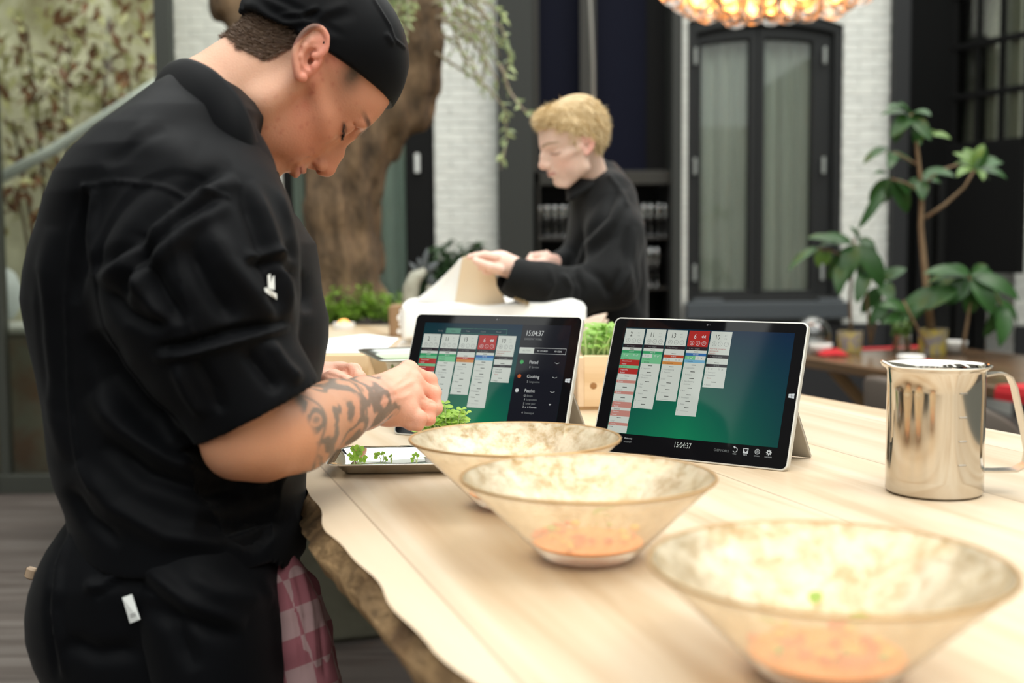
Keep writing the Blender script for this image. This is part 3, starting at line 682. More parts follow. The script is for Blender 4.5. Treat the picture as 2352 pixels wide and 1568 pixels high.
M_dg = leaf_mat('dark_green_leaf', (.035, .085, .025), (.02, .05, .015), tr=.15)
sh = thing('dark_shrub', 'dark green leafy shrub below the white brick pier', 'shrub', (P(1040, 640, 6.2).x, 6.2, 0))
a = MB(); b = MB()
for k, (px, py, r) in enumerate(((1010, 640, .16), (1050, 610, .13), (1080, 600, .11), (1020, 600, .1), (985, 690, .15), (1060, 680, .2), (1105, 610, .07))):
    c = P(px, py, 6.2); cloud(b, c, r, 110, .06, .035, 40+k); a.tube([(P(1040, 640, 6.2).x, 6.2, 0), (c.x, 6.2, c.z-.2), c], [.015, .01, .005], 5)
a.build('stem', MATS['bark_brown'], sh); b.build('foliage', M_dg, sh, smooth=True)

# ------------------------------------------------------------------ back dining table
M_walnut = wood_mat('walnut_top', (.16, .095, .05), (.11, .065, .035), (.06, .035, .02), ang=math.radians(-18), plank=.2, rough=.22, along='y')
bt = thing('back_dining_table', 'polished brown wooden dining table with plants, far right', 'table', (2.1, 4.9, 0))
A0 = Vector((1.24, 5.56, 0)); U = Vector((.95, .31, 0)); D = Vector((.31, -.95, 0))
c0 = A0+U*.48+D*1.35
Rz = Matrix.Rotation(math.atan2(U.y, U.x), 3, 'Z')
mb = MB(); mb.rbox((c0.x, c0.y, .725), (.96, 2.7, .05), .02, Rz); mb.build('tabletop', M_walnut, bt)
for s in (.35, 2.3):
    for a_, b_ in ((.12, .80), (.80, .12)):
        mb = MB(); p0 = A0+U*a_+D*s; p1 = A0+U*b_+D*s; mb.tube([(p0.x, p0.y, .015), (p1.x, p1.y, .70)], .03, 8); mb.build('leg', mat('light_trestle_wood', (.42, .27, .13), .6), bt)
def cloth_strip(name, label, s0, s1, group=None, drop=.16, cat='runner'):
    mb = MB(); w_ = s1-s0
    def fn(u, v):
        L = .96+2*drop; d = u*L
        if d < drop: p = A0+U*(-.006)+D*(s0+w_*v); z = .752-(drop-d)
        elif d > drop+.96: p = A0+U*(.966)+D*(s0+w_*v); z = .752-(d-drop-.96)
        else: p = A0+U*(d-drop)+D*(s0+w_*v); z = .7525
        return Vector((p.x, p.y, z))
    mb.grid(fn, 40, 6); return tag(mb.build(name, mat('red_cloth', (.45, .012, .018), .8), solid=.002), label, cat, group)
cloth_strip('table_runner', 'red cloth runner across the far end of the back table', .02, .12, 'red runners on the back table')
cloth_strip('table_runner', 'red cloth runner across the back table, nearest the steel jug', 1.55, 1.85, 'red runners on the back table', drop=.05)
def tub_chair(px, py, Y, rz, label):
    c = P(px, py, Y); t = thing('tub_chair', label, 'chair', (c.x, Y, 0), rz, 'taupe tub chairs at the back table')
    m = mat('taupe_leather', (.105, .085, .07), .5)
    mb = MB(); mb.rbox((0, 0, .42), (.48, .48, .12), .12, n=5); mb.build('seat', m, t, smooth=40, local=True)
    mb = MB(); n = 28; V = []
    for i in range(n+1):
        a = math.radians(-115+230*i/n); k = max(0, math.cos(a*.75)); h = .44+.36*(.35+.65*k**.7)
        ca, sa = math.cos(a), math.sin(a)
        for rr, zz in ((.245, .36), (.27, .36), (.285, h-.02), (.275, h), (.255, h), (.235, h-.02)): V.append((-rr*ca, rr*sa, zz))
    mb.add(V, [(i*6+j, (i+1)*6+j, (i+1)*6+(j+1) % 6, i*6+(j+1) % 6) for i in range(n) for j in range(6)]+[(0, 1, 2, 3, 4, 5), tuple(reversed(range(n*6, n*6+6)))]); mb.build('backrest', m, t, smooth=True, local=True)
    for sx in (-1, 1):
        for sy in (-1, 1): mb = MB(); mb.tube([(sx*.15, sy*.15, .37), (sx*.2, sy*.2, 0)], [.016, .011], 8); mb.build('leg', mat('dark_chair_leg', (.03, .02, .015), .5), t, local=True)
    return t
tub_chair(1790, 888, 4.40, .3, 'taupe tub chair half hidden behind the right tablet'); tub_chair(2178, 900, 4.02, .3, 'taupe tub chair partly hidden behind the steel jug')
# things on the back table
BZ = .75
M_pat = mat('yellow_grey_glaze', (.62, .50, .10), .35, noise=3, nscale=26, c2=(.30, .28, .30))
def pot(c, r, h, label, soil=True):
    t = thing('patterned_pot', label, 'flower pot', (c[0], c[1], BZ), group='patterned pots on the back table')
    mb = MB(); mb.lathe([(0, 0), (r*.86, 0), (r*.92, .006), (r, h), (r*.93, h), (r*.86, .02), (0, .02)], (c[0], c[1], BZ+.003), 28); mb.build('pot', M_pat, t, smooth=40)
    mb = MB(); mb.lathe([(0, h*.9), (r*.93, h*.88)], (c[0], c[1], BZ+.003), 20); mb.build('soil', MATS['dark_soil'], t)
M_big = leaf_mat('glossy_plant_leaf', (.035, .115, .022), (.02, .07, .015), rough=.38, tr=.2); M_ly = leaf_mat('young_plant_leaf', (.16, .28, .05), (.10, .2, .04), rough=.35, tr=.3)
M_tk = mat('tan_stem', (.26, .18, .10), .8, noise=.8, nscale=20, c2=(.17, .11, .06))
def big_plant(label, base, Y, stems, leaves, z0):
    t = thing('broad_leaved_plant', label, 'plant', (base[0], base[1], z0), group='broad leaved plants on the back table'); a = MB(); R = random.Random(len(leaves))
    for pts, r0, r1 in stems:
        ps = [P(p[0], p[1], Y+(p[2] if len(p) > 2 else 0)) for p in pts]; n = len(ps); a.tube(ps, [r0+(r1-r0)*i/(n-1) for i in range(n)], 8)
    a.build('stem', M_tk, t, smooth=True)
    b = MB(); y = MB()
    for i, L in enumerate(leaves):
        x0, y0, x1, y1, w_ = L[:5]; dy = R.uniform(-.12, .12); A_ = P(x0, y0, Y+dy*.4); B_ = P(x1, y1, Y+dy-.04); d = B_-A_
        (y if len(L) > 5 else b).leaf(A_, d+Vector((0, 0, .25*d.length)), (R.uniform(-.5, .5), -.7, .8), d.length*1.05, S(w_*.88, Y), droop=.5, fold=.3, n=7)
        if i % 2 == 0 and w_ > 30: (y if len(L) > 5 else b).leaf(A_+Vector((0, .03, 0)), d+Vector((R.gauss(0, .05), R.uniform(.02, .10), R.gauss(-.02, .05))), (R.uniform(-.5, .5), -.7, .8), d.length*.85, S(w_*.7, Y), droop=.6, fold=.3, n=6)
    b.build('foliage', M_big, t, smooth=True)
    if y.V: y.build('young_foliage', M_ly, t, smooth=True)
    return t
Y1 = 5.30; c = P(2142, 800, Y1); pot((c.x, Y1), S(33, Y1), .118, 'yellow and grey patterned pot holding the tall plant')
big_plant('tallest broad leaved plant with a bare tan trunk on the back table', (c.x, Y1), Y1,
    [([(2143, 790), (2132, 700), (2122, 600), (2115, 520), (2118, 440), (2105, 330), (2092, 262)], .020, .006), ([(2125, 500), (2170, 470), (2215, 430), (2240, 388)], .009, .005),
     ([(2117, 440), (2080, 420), (2045, 410)], .006, .004), ([(2117, 430), (2160, 390), (2200, 378)], .006, .004), ([(2110, 380), (2060, 352), (2035, 350)], .006, .004)],
    [(2090, 262, 2050, 240, 34), (2092, 262, 2135, 262, 40), (2090, 265, 2060, 312, 40), (2092, 265, 2110, 322, 44), (2094, 265, 2128, 318, 34), (2088, 262, 2075, 235, 24),
     (2112, 330, 2135, 300, 26, 1), (2140, 310, 2185, 318, 26, 1), (2112, 335, 2100, 300, 22),
     (2040, 340, 1990, 372, 30), (2045, 352, 2100, 380, 30), (2050, 350, 2050, 385, 30), (2045, 362, 2105, 372, 28),
     (2118, 400, 2190, 402, 42), (2115, 410, 2165, 420, 36), (2115, 415, 2120, 455, 34), (2112, 410, 2090, 440, 30),
     (2045, 410, 2000, 470, 36), (2045, 415, 2040, 478, 40), (2050, 415, 2085, 492, 44), (2030, 430, 1994, 525, 28), (2055, 412, 2090, 450, 30), (2045, 408, 2020, 395, 24),
     (2235, 385, 2195, 345, 36, 1), (2238, 383, 2215, 335, 32, 1), (2240, 383, 2255, 330, 34, 1), (2242, 385, 2290, 345, 36), (2243, 388, 2312, 370, 38), (2243, 390, 2315, 408, 36), (2238, 390, 2205, 400, 34, 1), (2240, 390, 2262, 410, 28, 1)], BZ)
Y2 = 5.45; c = P(1952, 780, Y2); pot((c.x, Y2), S(29, Y2), .10, 'yellow patterned pot holding the middle plant')
big_plant('middle bushy broad leaved plant in front of the white pier', (c.x, Y2), Y2,
    [([(1955, 770), (1952, 690), (1958, 600), (1962, 545)], .009, .005), ([(2000, 790), (1992, 700), (1985, 620), (1970, 560)], .008, .005), ([(1958, 600), (1910, 575), (1870, 570)], .005, .004), ([(2000, 790), (2015, 720), (2030, 660)], .007, .004)],
    [(1960, 560, 1890, 545, 34), (1925, 560, 1862, 545, 32), (1880, 568, 1818, 618, 26), (1885, 572, 1880, 612, 26, 1), (1905, 572, 1900, 610, 22, 1), (1960, 565, 1915, 650, 50), (1965, 560, 1945, 640, 52), (1968, 565, 1990, 690, 66), (1970, 562, 2025, 660, 58), (1975, 558, 2015, 600, 44), (1972, 555, 1962, 520, 26), (1970, 556, 2012, 565, 34), (1990, 620, 1975, 690, 40), (2025, 650, 2045, 690, 40), (2030, 645, 2085, 615, 36), (2028, 660, 1985, 720, 40), (2035, 690, 2010, 745, 36), (1940, 600, 1925, 670, 40)], BZ)
Y3 = 5.15; c = P(2215, 800, Y3)
big_plant('right broad leaved plant with large drooping leaves by the dark door', (c.x, Y3), Y3,
    [([(2210, 805), (2222, 740), (2232, 670), (2225, 630)], .009, .005), ([(2130, 800), (2090, 720), (2075, 690)], .006, .004), ([(2232, 670), (2270, 650), (2300, 700), (2305, 770)], .006, .003)],
    [(2225, 632, 2140, 628, 40), (2228, 630, 2180, 615, 34), (2230, 630, 2260, 612, 34), (2232, 632, 2300, 640, 44), (2235, 635, 2342, 690, 52), (2235, 640, 2330, 740, 56), (2232, 640, 2280, 720, 54), (2228, 640, 2235, 722, 60), (2225, 640, 2185, 700, 54), (2222, 636, 2140, 690, 50), (2180, 660, 2060, 745, 58), (2200, 660, 2140, 710, 46), (2300, 700, 2310, 790, 46), (2290, 690, 2350, 750, 40), (2085, 720, 2050, 690, 34), (2085, 725, 2040, 745, 34), (2085, 730, 2110, 700, 30), (2250, 650, 2290, 690, 44)], BZ)
t = thing('glass_of_sprigs', 'small clear glass with green sprigs between the two patterned pots', 'glass', (P(2070, 800, 5.4).x, 5.4, BZ))
mb = MB(); c = (P(2070, 800, 5.4).x, 5.4, BZ+.003); mb.lathe([(0, 0), (.04, 0), (.045, .09), (.042, .09), (.036, .006), (0, .006)], c, 20); mb.build('tumbler', M_wine, t, smooth=40)
mb = MB(); cloud(mb, (c[0], c[1], BZ+.12), .055, 60, .04, .022, 77); mb.build('sprig', M_ly, t, smooth=True)
M_china = mat('white_china', (.78, .78, .75), .25)
def cup(px, py, label, r=.055, h=.05):
    p = T(px, py, BZ+.0); mb = MB(); mb.lathe([(0, 0), (r*.6, 0), (r*.95, h*.6), (r, h), (r*.94, h), (r*.55, .008), (0, .006)], (p.x, p.y, BZ+.0045), 24); tag(mb.build('white_bowl', M_china, smooth=True), label, 'bowl', 'white bowls on the back table')
cup(1884, 815, 'white bowl beside a red napkin at the left end of the back table'); cup(2092, 846, 'white bowl just behind the rim of the steel jug'); cup(2190, 812, 'white bowl right of the tall plant pot', .062, .055)
for px, py, lab in ((1912, 818, 'crumpled red napkin beside the left white bowl'), (2122, 846, 'crumpled red napkin beside the bowl behind the jug')):
    p = T(px, py, BZ); mb = MB(); R = random.Random(px); mb.grid(lambda u, v: Vector((p.x+(u-.5)*.13, p.y+(v-.5)*.10, BZ+.008+.02*(1-(2*u-1)**2)*(1-(2*v-1)**2)*(1+.5*math.sin(u*14+v*9)))), 14, 12)
    tag(mb.build('red_napkin', mat('red_cloth', (0, 0, 0)), smooth=True, solid=.004), lab, 'napkin', 'red napkins on the back table')
mb = MB(); p = P(1866, 768, 5.45); mb.sph((p.x, p.y, BZ+.088), .085, 24, 14); mb.m = 1; mb.lathe([(0, 0), (.04, 0), (.04, .012), (0, .012)], (p.x, p.y, BZ+.002), 20)
tag(mb.build('glass_globe_vase', [glass_mat('clear_globe', (.9, .92, .9), .02, 3.5), M_china], smooth=True), 'clear round glass globe just right of the right tablet', 'globe')
# ------------------------------------------------------------------ the two tablets
EXPK = 2.0**(-SC.view_settings.exposure)
def lin(c): c = c/255.0; return c/12.92 if c <= .04045 else ((c+.055)/1.055)**2.4
def em(name, r, g, b, k=.9):
    if name in MATS: return MATS[name]
    L = (lin(r), lin(g), lin(b))
    return mat(name, (.004, .004, .004), .06, emit=L, es=EXPK*k, spec=.25)
def text2d(s, size, align='LEFT', squeeze=1.0):
    cu = bpy.data.curves.new('t', 'FONT'); cu.body = s; cu.size = size; cu.align_x = align; cu.resolution_u = 2
    ob = bpy.data.objects.new('t', cu); COL.objects.link(ob); dg = bpy.context.evaluated_depsgraph_get(); dg.update()
    me = bpy.data.meshes.new_from_object(ob.evaluated_get(dg)); V = [(v.co.x*squeeze, v.co.y) for v in me.vertices]; F = [tuple(p.vertices) for p in me.polygons]
    bpy.data.objects.remove(ob); bpy.data.curves.remove(cu); bpy.data.meshes.remove(me); return V, F
UIM = None
def ui_mats():
    return [em('ui_card', 196, 202, 192), em('ui_white_text', 205, 208, 205), em('ui_ink', 40, 42, 42), em('ui_red', 168, 42, 38), em('ui_dark_bar', 36, 30, 36), em('ui_green', 52, 150, 96), em('ui_pale_green', 108, 180, 132),
            em('ui_orange', 196, 130, 66), em('ui_rust', 172, 66, 40), em('ui_blue', 44, 100, 158), em('ui_sky', 108, 162, 190), em('ui_grey_text', 128, 132, 130), em('ui_salmon', 186, 128, 116), em('ui_tab', 78, 132, 112), em('ui_panel', 16, 18, 28), em('ui_red_ink', 160, 60, 55), em('ui_lamp_green', 60, 160, 85), em('ui_lamp_orange', 190, 92, 40)]
UI = dict(card=0, white=1, ink=2, red=3, bar=4, green=5, pgreen=6, orange=7, rust=8, blue=9, sky=10, grey=11, salmon=12, tab=13, panel=14, rink=15, lgreen=16, lorange=17)
class Tablet:
    def __init__(s, o, yaw, tilt, label):
        s.o = Vector((o[0], o[1], TZ+.001)); s.u = Vector((math.cos(yaw), math.sin(yaw), 0)); s.n0 = Vector((-math.sin(yaw), math.cos(yaw), 0))
        s.v = s.n0*math.sin(tilt)+Vector((0, 0, math.cos(tilt))); s.w = s.u.cross(s.v)
        s.t = thing('tablet', label, 'tablet', tuple(s.o)); s.build()
    def p(s, u, v, w=0): return s.o+s.u*(u*.001)+s.v*(v*.001)+s.w*(w*.001)
    def rr(s, mb, u0, u1, v0, v1, r, w0, w1, n=5):
        pts = []
        for cx, cy, a0 in ((u1-r, v1-r, 0), (u0+r, v1-r, 90), (u0+r, v0+r, 180), (u1-r, v0+r, 270)):
            for i in range(n+1): a = math.radians(a0+90*i/n); pts.append((cx+r*math.cos(a), cy+r*math.sin(a)))
        m = len(pts); mb.add([s.p(a, b, w0) for a, b in pts]+[s.p(a, b, w1) for a, b in pts], [tuple(reversed(range(m))), tuple(range(m, 2*m))]+[(i, (i+1) % m, m+(i+1) % m, m+i) for i in range(m)])
    def build(s):
        silver = mat('magnesium_silver', (.62, .61, .56), .38, metal=.35)
        mb = MB(); s.rr(mb, 0, 292.1, 0, 201.4, 9, -9, 0, 8); mb.build('casing', silver, s.t, bevel=.0012, seg=3)
        mb = MB(); s.rr(mb, 2.2, 289.9, 2.2, 199.2, 7.5, -.5, .15, 8); s.glass = mb.build('front_glass', mat('black_tablet_glass', (.004, .004, .005), .03, spec=.35), s.t)
        mb = MB()
        for (u, r) in ((150.5, 1.3), (146, .7), (155.4, .9)): mb.lathe([(0, 0), (r*.001, 0)], (0, 0, 0), 14)
        mb = MB()
        for (u, r, m_) in ((147.5, 1.5, 0), (151.3, .6, 0), (155.4, 1.1, 1)):
            ring_ = [s.p(u+r*math.cos(a), 193.6+r*math.sin(a), .3) for a in [2*math.pi*k/14 for k in range(14)]]; mb.m = m_; mb.add(ring_, [tuple(range(14))])
        mb.build('camera_lens', [mat('lens_grey', (.10, .10, .11), .2), mat('lens_black', (.001, .001, .001), .1)], s.t)
        mb = MB(); q = 4.0      # window-shaped logo of four tilted panes
        for a, b, c, d in ((-1, -.05, .05, 1), (.05, 1, .05, 1), (-1, -.05, -1, -.05), (.05, 1, -1, -.05)):
            f = lambda x, y: s.p(282.9+x*q, 99.8+y*(q*.72+x*.45), .3)
            mb.add([f(a, c), f(b, c), f(b, d), f(a, d)], [(0, 1, 2, 3)])
        mb.build('window_logo', em('logo_white', 215, 220, 220), s.t)
        # kickstand
        hz = s.p(0, 98, -9.5); 
        def k(u, t, o=0): a = s.p(u, 98, -9.5); b = s.o+s.u*(u*.001)+s.n0*.114+Vector((0, 0, .0025)); d = b-a; nn = d.cross(s.u).normalized(); return a+d*t+nn*(o*.001)
        mb = MB(); mb.add([k(8, 0, 0), k(284, 0, 0), k(284, 1, 0), k(8, 1, 0), k(8, 0, 4.5), k(284, 0, 4.5), k(284, 1, 4.5), k(8, 1, 4.5)], [(0, 3, 2, 1), (4, 5, 6, 7), (0, 1, 5, 4), (1, 2, 6, 5), (2, 3, 7, 6), (3, 0, 4, 7)])
        mb.build('kickstand', mat('kickstand_silver', (.42, .39, .34), .45, metal=.2), s.t, bevel=.001)
        mb = MB(); mb.add([k(284.3, .12, 1), k(284.3, .9, 1), k(284.3, .9, 1.5), k(284.3, .12, 1.5)], [(0, 1, 2, 3)]); mb.build('groove', mat('lens_black', (0, 0, 0)), s.t)
        # lit picture: gradient ground
        nu, nv = 24, 16; u0, u1, v0, v1 = s.scr; V = []; C = []
        for i in range(nu+1):
            for j in range(nv+1):
                a, b = i/nu, j/nv; V.append(s.p(u0+(u1-u0)*a, v0+(v1-v0)*b, .3))
                g = max(0, 1-abs(a-.45)*1.1)*(1-b)**.8; c = (lin(8+4*g), lin(42+78*g-8*a), lin(52+24*g+10*a*b)); C.append(c)
        m = mat('ui_ground', (.003, .003, .003), .06, spec=.2); nt = m.node_tree
        if not nt.nodes.get('Color Attribute') and 'vc' not in nt.nodes:
            vc = nt.nodes.new('ShaderNodeVertexColor'); vc.layer_name = 'Col'; vc.name = 'vc'; nt.links.new(vc.outputs[0], nt.nodes['Principled BSDF'].inputs['Emission Color']); nt.nodes['Principled BSDF'].inputs['Emission Strength'].default_value = EXPK
        F = [(i*(nv+1)+j, (i+1)*(nv+1)+j, (i+1)*(nv+1)+j+1, i*(nv+1)+j+1) for i in range(nu) for j in range(nv)]
        s.scro = mesh_obj('screen', V, F, m, s.t, col=np.array(C))
        s.ui = MB(); s.draw(); s.ui.build('interface', ui_mats(), s.scro)
    def r(s, u0, v1, w_, h, m, l=0): s.ui.m = UI[m]; w = .45+.05*l; s.ui.add([s.p(u0, v1-h, w), s.p(u0+w_, v1-h, w), s.p(u0+w_, v1, w), s.p(u0, v1, w)], [(0, 1, 2, 3)])
    def tx(s, st, u, v, h, m='ink', al='LEFT', l=3, sq=.9):
        V, F = text2d(st, h/.70, al, sq); s.ui.m = UI[m]; w = .45+.05*l; s.ui.add([s.p(u+a, v+b, w) for a, b in V], F)
    def ln(s, a, b, t, m, l=3):
        s.ui.m = UI[m]; a, b = Vector((*a, 0)), Vector((*b, 0)); d = (b-a).normalized(); n = Vector((-d.y, d.x, 0))*t/2; w = .45+.05*l
        s.ui.add([s.p(q.x, q.y, w) for q in (a-n, b-n, b+n, a+n)], [(0, 1, 2, 3)])
    def ci(s, u, v, r, m, hollow=0, l=3, a0=0, a1=360, n=20):
        s.ui.m = UI[m]; w = .45+.05*l; A = [math.radians(a0+(a1-a0)*i/n) for i in range(n+1)]
        if hollow: s.ui.add([s.p(u+r*math.cos(a), v+r*math.sin(a), w) for a in A]+[s.p(u+(r-hollow)*math.cos(a), v+(r-hollow)*math.sin(a), w) for a in A], [(i, i+1, n+2+i, n+1+i) for i in range(n)])
        else: s.ui.add([s.p(u+r*math.cos(a), v+r*math.sin(a), w) for a in A[:-1]], [tuple(range(n))])
    def card(s, u, vt, num, rows, bottom, W=31.0, sub='2  Art 5 Gangen', red=False, notes=None):
        hh = 23.2; s.r(u, vt, W, hh, 'red' if red else 'card', 1); tc = 'white' if red else 'ink'; gc = 'white' if red else 'grey'
        s.tx(num, u+W*.33, vt-11.5, 7.0, tc, 'CENTER', sq=.78)
        for i in range(3):
            c = u+W*(.22+.29*i); s.ci(c, vt-18, 3.3, gc, .45)
        c = u+W*.22; s.ci(c, vt-17.2, .9, gc, .35); s.ci(c, vt-19.6, 1.5, gc, .35, a0=0, a1=180); s.tx('i', u+W*.51, vt-19.5, 3.0, gc, 'CENTER'); s.ln((u+W*.80, vt-18), (u+W*.76, vt-16.6), .35, gc); s.ln((u+W*.80, vt-18), (u+W*.86, vt-16.6), .35, gc)
        if red:
            for k in (0, 3.2):
                s.ui.m = UI['white']; s.ui.add([s.p(u+W*.62+k, vt-8.6, .6), s.p(u+W*.62+k+3.4, vt-11, .6), s.p(u+W*.62+k+3.4, vt-6.2, .6)], [(0, 1, 2)])
        else:
            s.tx('A 1', u+W*.66, vt-6.8, 1.9, 'grey'); s.tx('YI 2', u+W*.66, vt-11.3, 1.9, 'grey')
        v = vt-hh
        if notes:
            s.r(u, v, W, len(notes)*3.4, 'card', 1)
            for i, t_ in enumerate(notes): s.tx(t_, u+1.5, v-2.6-3.3*i, 1.9, 'rink', sq=.85)
            v -= len(notes)*3.4
        s.r(u, v, W, 5.2, 'bar', 1); s.tx(sub, u+4, v-3.7, 1.9, 'grey'); v -= 5.2
        s.r(u, v, W, v-bottom, 'card', 1)
        for kind, val in rows:
            if kind == 'g': s.ln((u+W*.38, v-2.3), (u+W*.60, v-2.3), .9, 'ink'); v -= 4.2
            elif kind == 'dots':
                for q in (.22, .5, .78): s.tx('-', u+W*q, v-2.6, 1.6, 'ink')
                v -= 4.2
            elif kind == 'h': s.r(u, v, W, 4.1, val[0], 2); s.tx(val[1], u+W/2, v-3.0, 1.8, 'white' if val[0] != 'bar' else 'grey', 'CENTER', 4); v -= 4.1
            elif kind == 'b':
                for i, t_ in enumerate(val[1:]): s.r(u, v, W, 4.3, val[0], 2); s.tx(t_, u+2, v-3.2, 2.0, 'white' if val[0] in ('red', 'salmon') else 'ink', l=4, sq=.85); v -= 4.3
            elif kind == 'y':
                for i in (0, 1):
                    if val[i]: s.r(u+i*W/2, v, W/2, 5.6, 'pgreen', 2)
                    s.tx('YI', u+i*W/2+3.5, v-4.2, 2.8, 'white' if val[i] else 'grey', l=4, sq=.7)
                    c = (u+i*W/2+9.5, v-3)
                    if val[i]: s.ln((c[0]-1.4, c[1]), (c[0]-.3, c[1]-1.3), .5, 'white', 4); s.ln((c[0]-.3, c[1]-1.3), (c[0]+2, c[1]+1.5), .5, 'white', 4)
                    else: s.ln((c[0]-1.2, c[1]-1.2), (c[0]+1.2, c[1]+1.2), .4, 'grey', 4); s.ln((c[0]-1.2, c[1]+1.2), (c[0]+1.2, c[1]-1.2), .4, 'grey', 4)
                v -= 5.6
            elif kind == 't': s.tx(val[0], u+2, v-3.2, 2.1, val[1], sq=.85); v -= 4.0
            elif kind == 'l': s.tx('2', u+2, v-3.2, 2.1, 'grey'); s.ln((u+6, v-3), (u+19, v-3), .25, 'grey'); v -= 4.0
            elif kind == 's': v -= val
class LeftTablet(Tablet):
    scr = (19.5, 275, 16.5, 186)
    def draw(s):
        s.r(194, 186, 81, 169.5, 'panel', 0)
        s.tx('Sort by', 46, 171.5, 2.4, 'grey'); s.r(60.5, 177.2, 26.3, 8.4, 'tab', 1); s.tx('Status', 73.5, 171.7, 2.4, 'ink', 'CENTER')
        for t_, u in (('Table', 100), ('Course', 127), ('Manual', 154)): s.tx(t_, u, 171.7, 2.4, 'grey', 'CENTER')
        for a, b in (((60.5, 177.2), (168, 177.2)), ((60.5, 168.8), (168, 168.8)), ((60.5, 177.2), (60.5, 168.8)), ((168, 177.2), (168, 168.8))): s.ln(a, b, .5, 'tab')
        ink, gr = 'ink', 'grey'; v = 167
        s.card(21.4, v, '2', [('g', 0), ('h', ('green', '00:20:47')), ('b', ('pgreen', '2  Coquille')), ('b', ('red', '  Gepassioneerd', '  Rosbief')), ('b', ('pgreen', '2  Spruitjes')), ('b', ('red', '  Langoustine', '  Rosbief')), ('g', 0), ('s', 6), ('b', ('salmon', '  Rosbief')), ('g', 0), ('s', 5), ('b', ('salmon', '  Rosbief', '  Zeewolf')), ('g', 0), ('t', ('1 Zeewolf', gr)), ('b', ('salmon', '  Zeewolf')), ('g', 0), ('t', ('1 Duif', gr)), ('b', ('salmon', ' Rosbief'))], 30)
        s.card(55.2, v, '11', [('g', 0), ('h', ('green', '00:21:14')), ('b', ('pgreen', '2  Coquille', '2  Spruitjes')), ('g', 0), ('t', ('2  Langoustine', ink)), ('s', 3), ('g', 0), ('t', ('1  Noordzeetong', gr)), ('t', ('1  Zeeduivel', gr)), ('g', 0), ('t', ('1  Duif', gr)), ('s', 3), ('g', 0), ('t', ('2  Bietjes', ink)), ('g', 0), ('l', 0), ('g', 0), ('l', 0)], 56)
        s.card(88.6, v, '13', [('dots', 0), ('g', 0), ('h', ('rust', '00:18:12')), ('b', ('orange', '2   Langoustine')), ('s', 1), ('g', 0), ('t', ('1  Noordzeetong', gr)), ('t', ('1  Zeeduivel', gr)), ('s', 2), ('g', 0), ('t', ('2  Duif', gr)), ('s', 2), ('g', 0), ('t', ('2  Bietjes', ink)), ('s', 2), ('g', 0), ('l', 0), ('s', 2), ('g', 0), ('l', 0)], 69.5)
        s.card(122, v, '6', [('g', 0), ('h', ('blue', '00:10:54')), ('b', ('sky', '2  Coquille')), ('s', .5), ('g', 0), ('t', ('2  Langoustine', ink)), ('s', 1.5), ('g', 0), ('t', ('2  Kabeljauw', gr)), ('s', 1.5), ('g', 0), ('t', ('1  Noordzeetong', gr)), ('t', ('1  Zeeduivel', gr)), ('s', 1.5), ('g', 0), ('t', ('2  Ree', gr)), ('s', 1.5), ('g', 0), ('t', ('2  Sinaasappel', ink)), ('s', 1.5), ('g', 0), ('t', ('2  Bietjes', ink)), ('s', 1.5), ('g', 0), ('l', 0), ('dots', 0)], 50.2, sub='2  Art 7 Gangen', red=True)
        s.card(155.3, v, '10', [('dots', 0), ('g', 0), ('h', ('bar', '00:12:24')), ('s', 1), ('t', ('2  Lever peer', ink)), ('t', ('2  Sinaasappel', ink)), ('t', ('   dames', 'rink')), ('s', 2), ('g', 0), ('t', ('4  Bietjes', ink))], 92, sub='4  Menu 6 Gangen', notes=('Reservering seizoengroen', 'Spelboxgunder', 'Aalenduer'))
        s.tx('15:04:37', 201, 168.3, 8.6, 'white', sq=.72); s.tx('GARDE/PAT MOBIEL', 200, 161.5, 3.0, 'grey', sq=.78)
        s.r(195.4, 149, 24.5, 9, 'card', 1); s.tx('ALL ITEMS', 207.5, 143, 2.6, 'grey', 'CENTER', sq=.8); s.tx('MY COURSES', 234, 143, 2.6, 'white', 'CENTER', sq=.8); s.tx('MY ITEMS', 260, 143, 2.6, 'white', 'CENTER', sq=.8)
        for a, b in (((195.4, 149), (272.7, 149)), ((195.4, 140), (272.7, 140)), ((195.4, 149), (195.4, 140)), ((272.7, 149), (272.7, 140))): s.ln(a, b, .5, 'white')
        for v_, c, t_, rows in ((126, 'lgreen', 'Plated', ((118, '2', 'Spruitjes'),)), (103.5, 'lorange', 'Cooking', ((95, '2', 'Langoustine'),)), (81, 'white', 'Passive', ((73, '12', 'Bietjes'), (67.2, '6', 'Langoustine'), (61, '2', 'Lever peer'), (55.5, '2', 'x  6 Courses'), (46.5, '4', 'Sinaasappel')))):
            s.ci(202.5, v_, 3.1, c); s.tx(t_, 215.2, v_-2.2, 5.2, 'white', sq=.82)
            for vv, n_, t2 in rows: s.tx(n_, 218.5, vv-1, 3.0, 'white', 'RIGHT', sq=.85); s.tx(t2, 220.5, vv-1, 3.0, 'white' if 'x' in t2 else 'grey', sq=.85)
            s.ln((257.5, v_+.8), (261.3, v_-.9), .5, 'white'); s.ln((261.3, v_-.9), (265, v_+.8), .5, 'white')
        s.ui.m = UI['white']; s.ui.add([s.p(258.6, 62.4, .6), s.p(260.6, 60, .6), s.p(262.8, 62.4, .6)], [(0, 1, 2)])
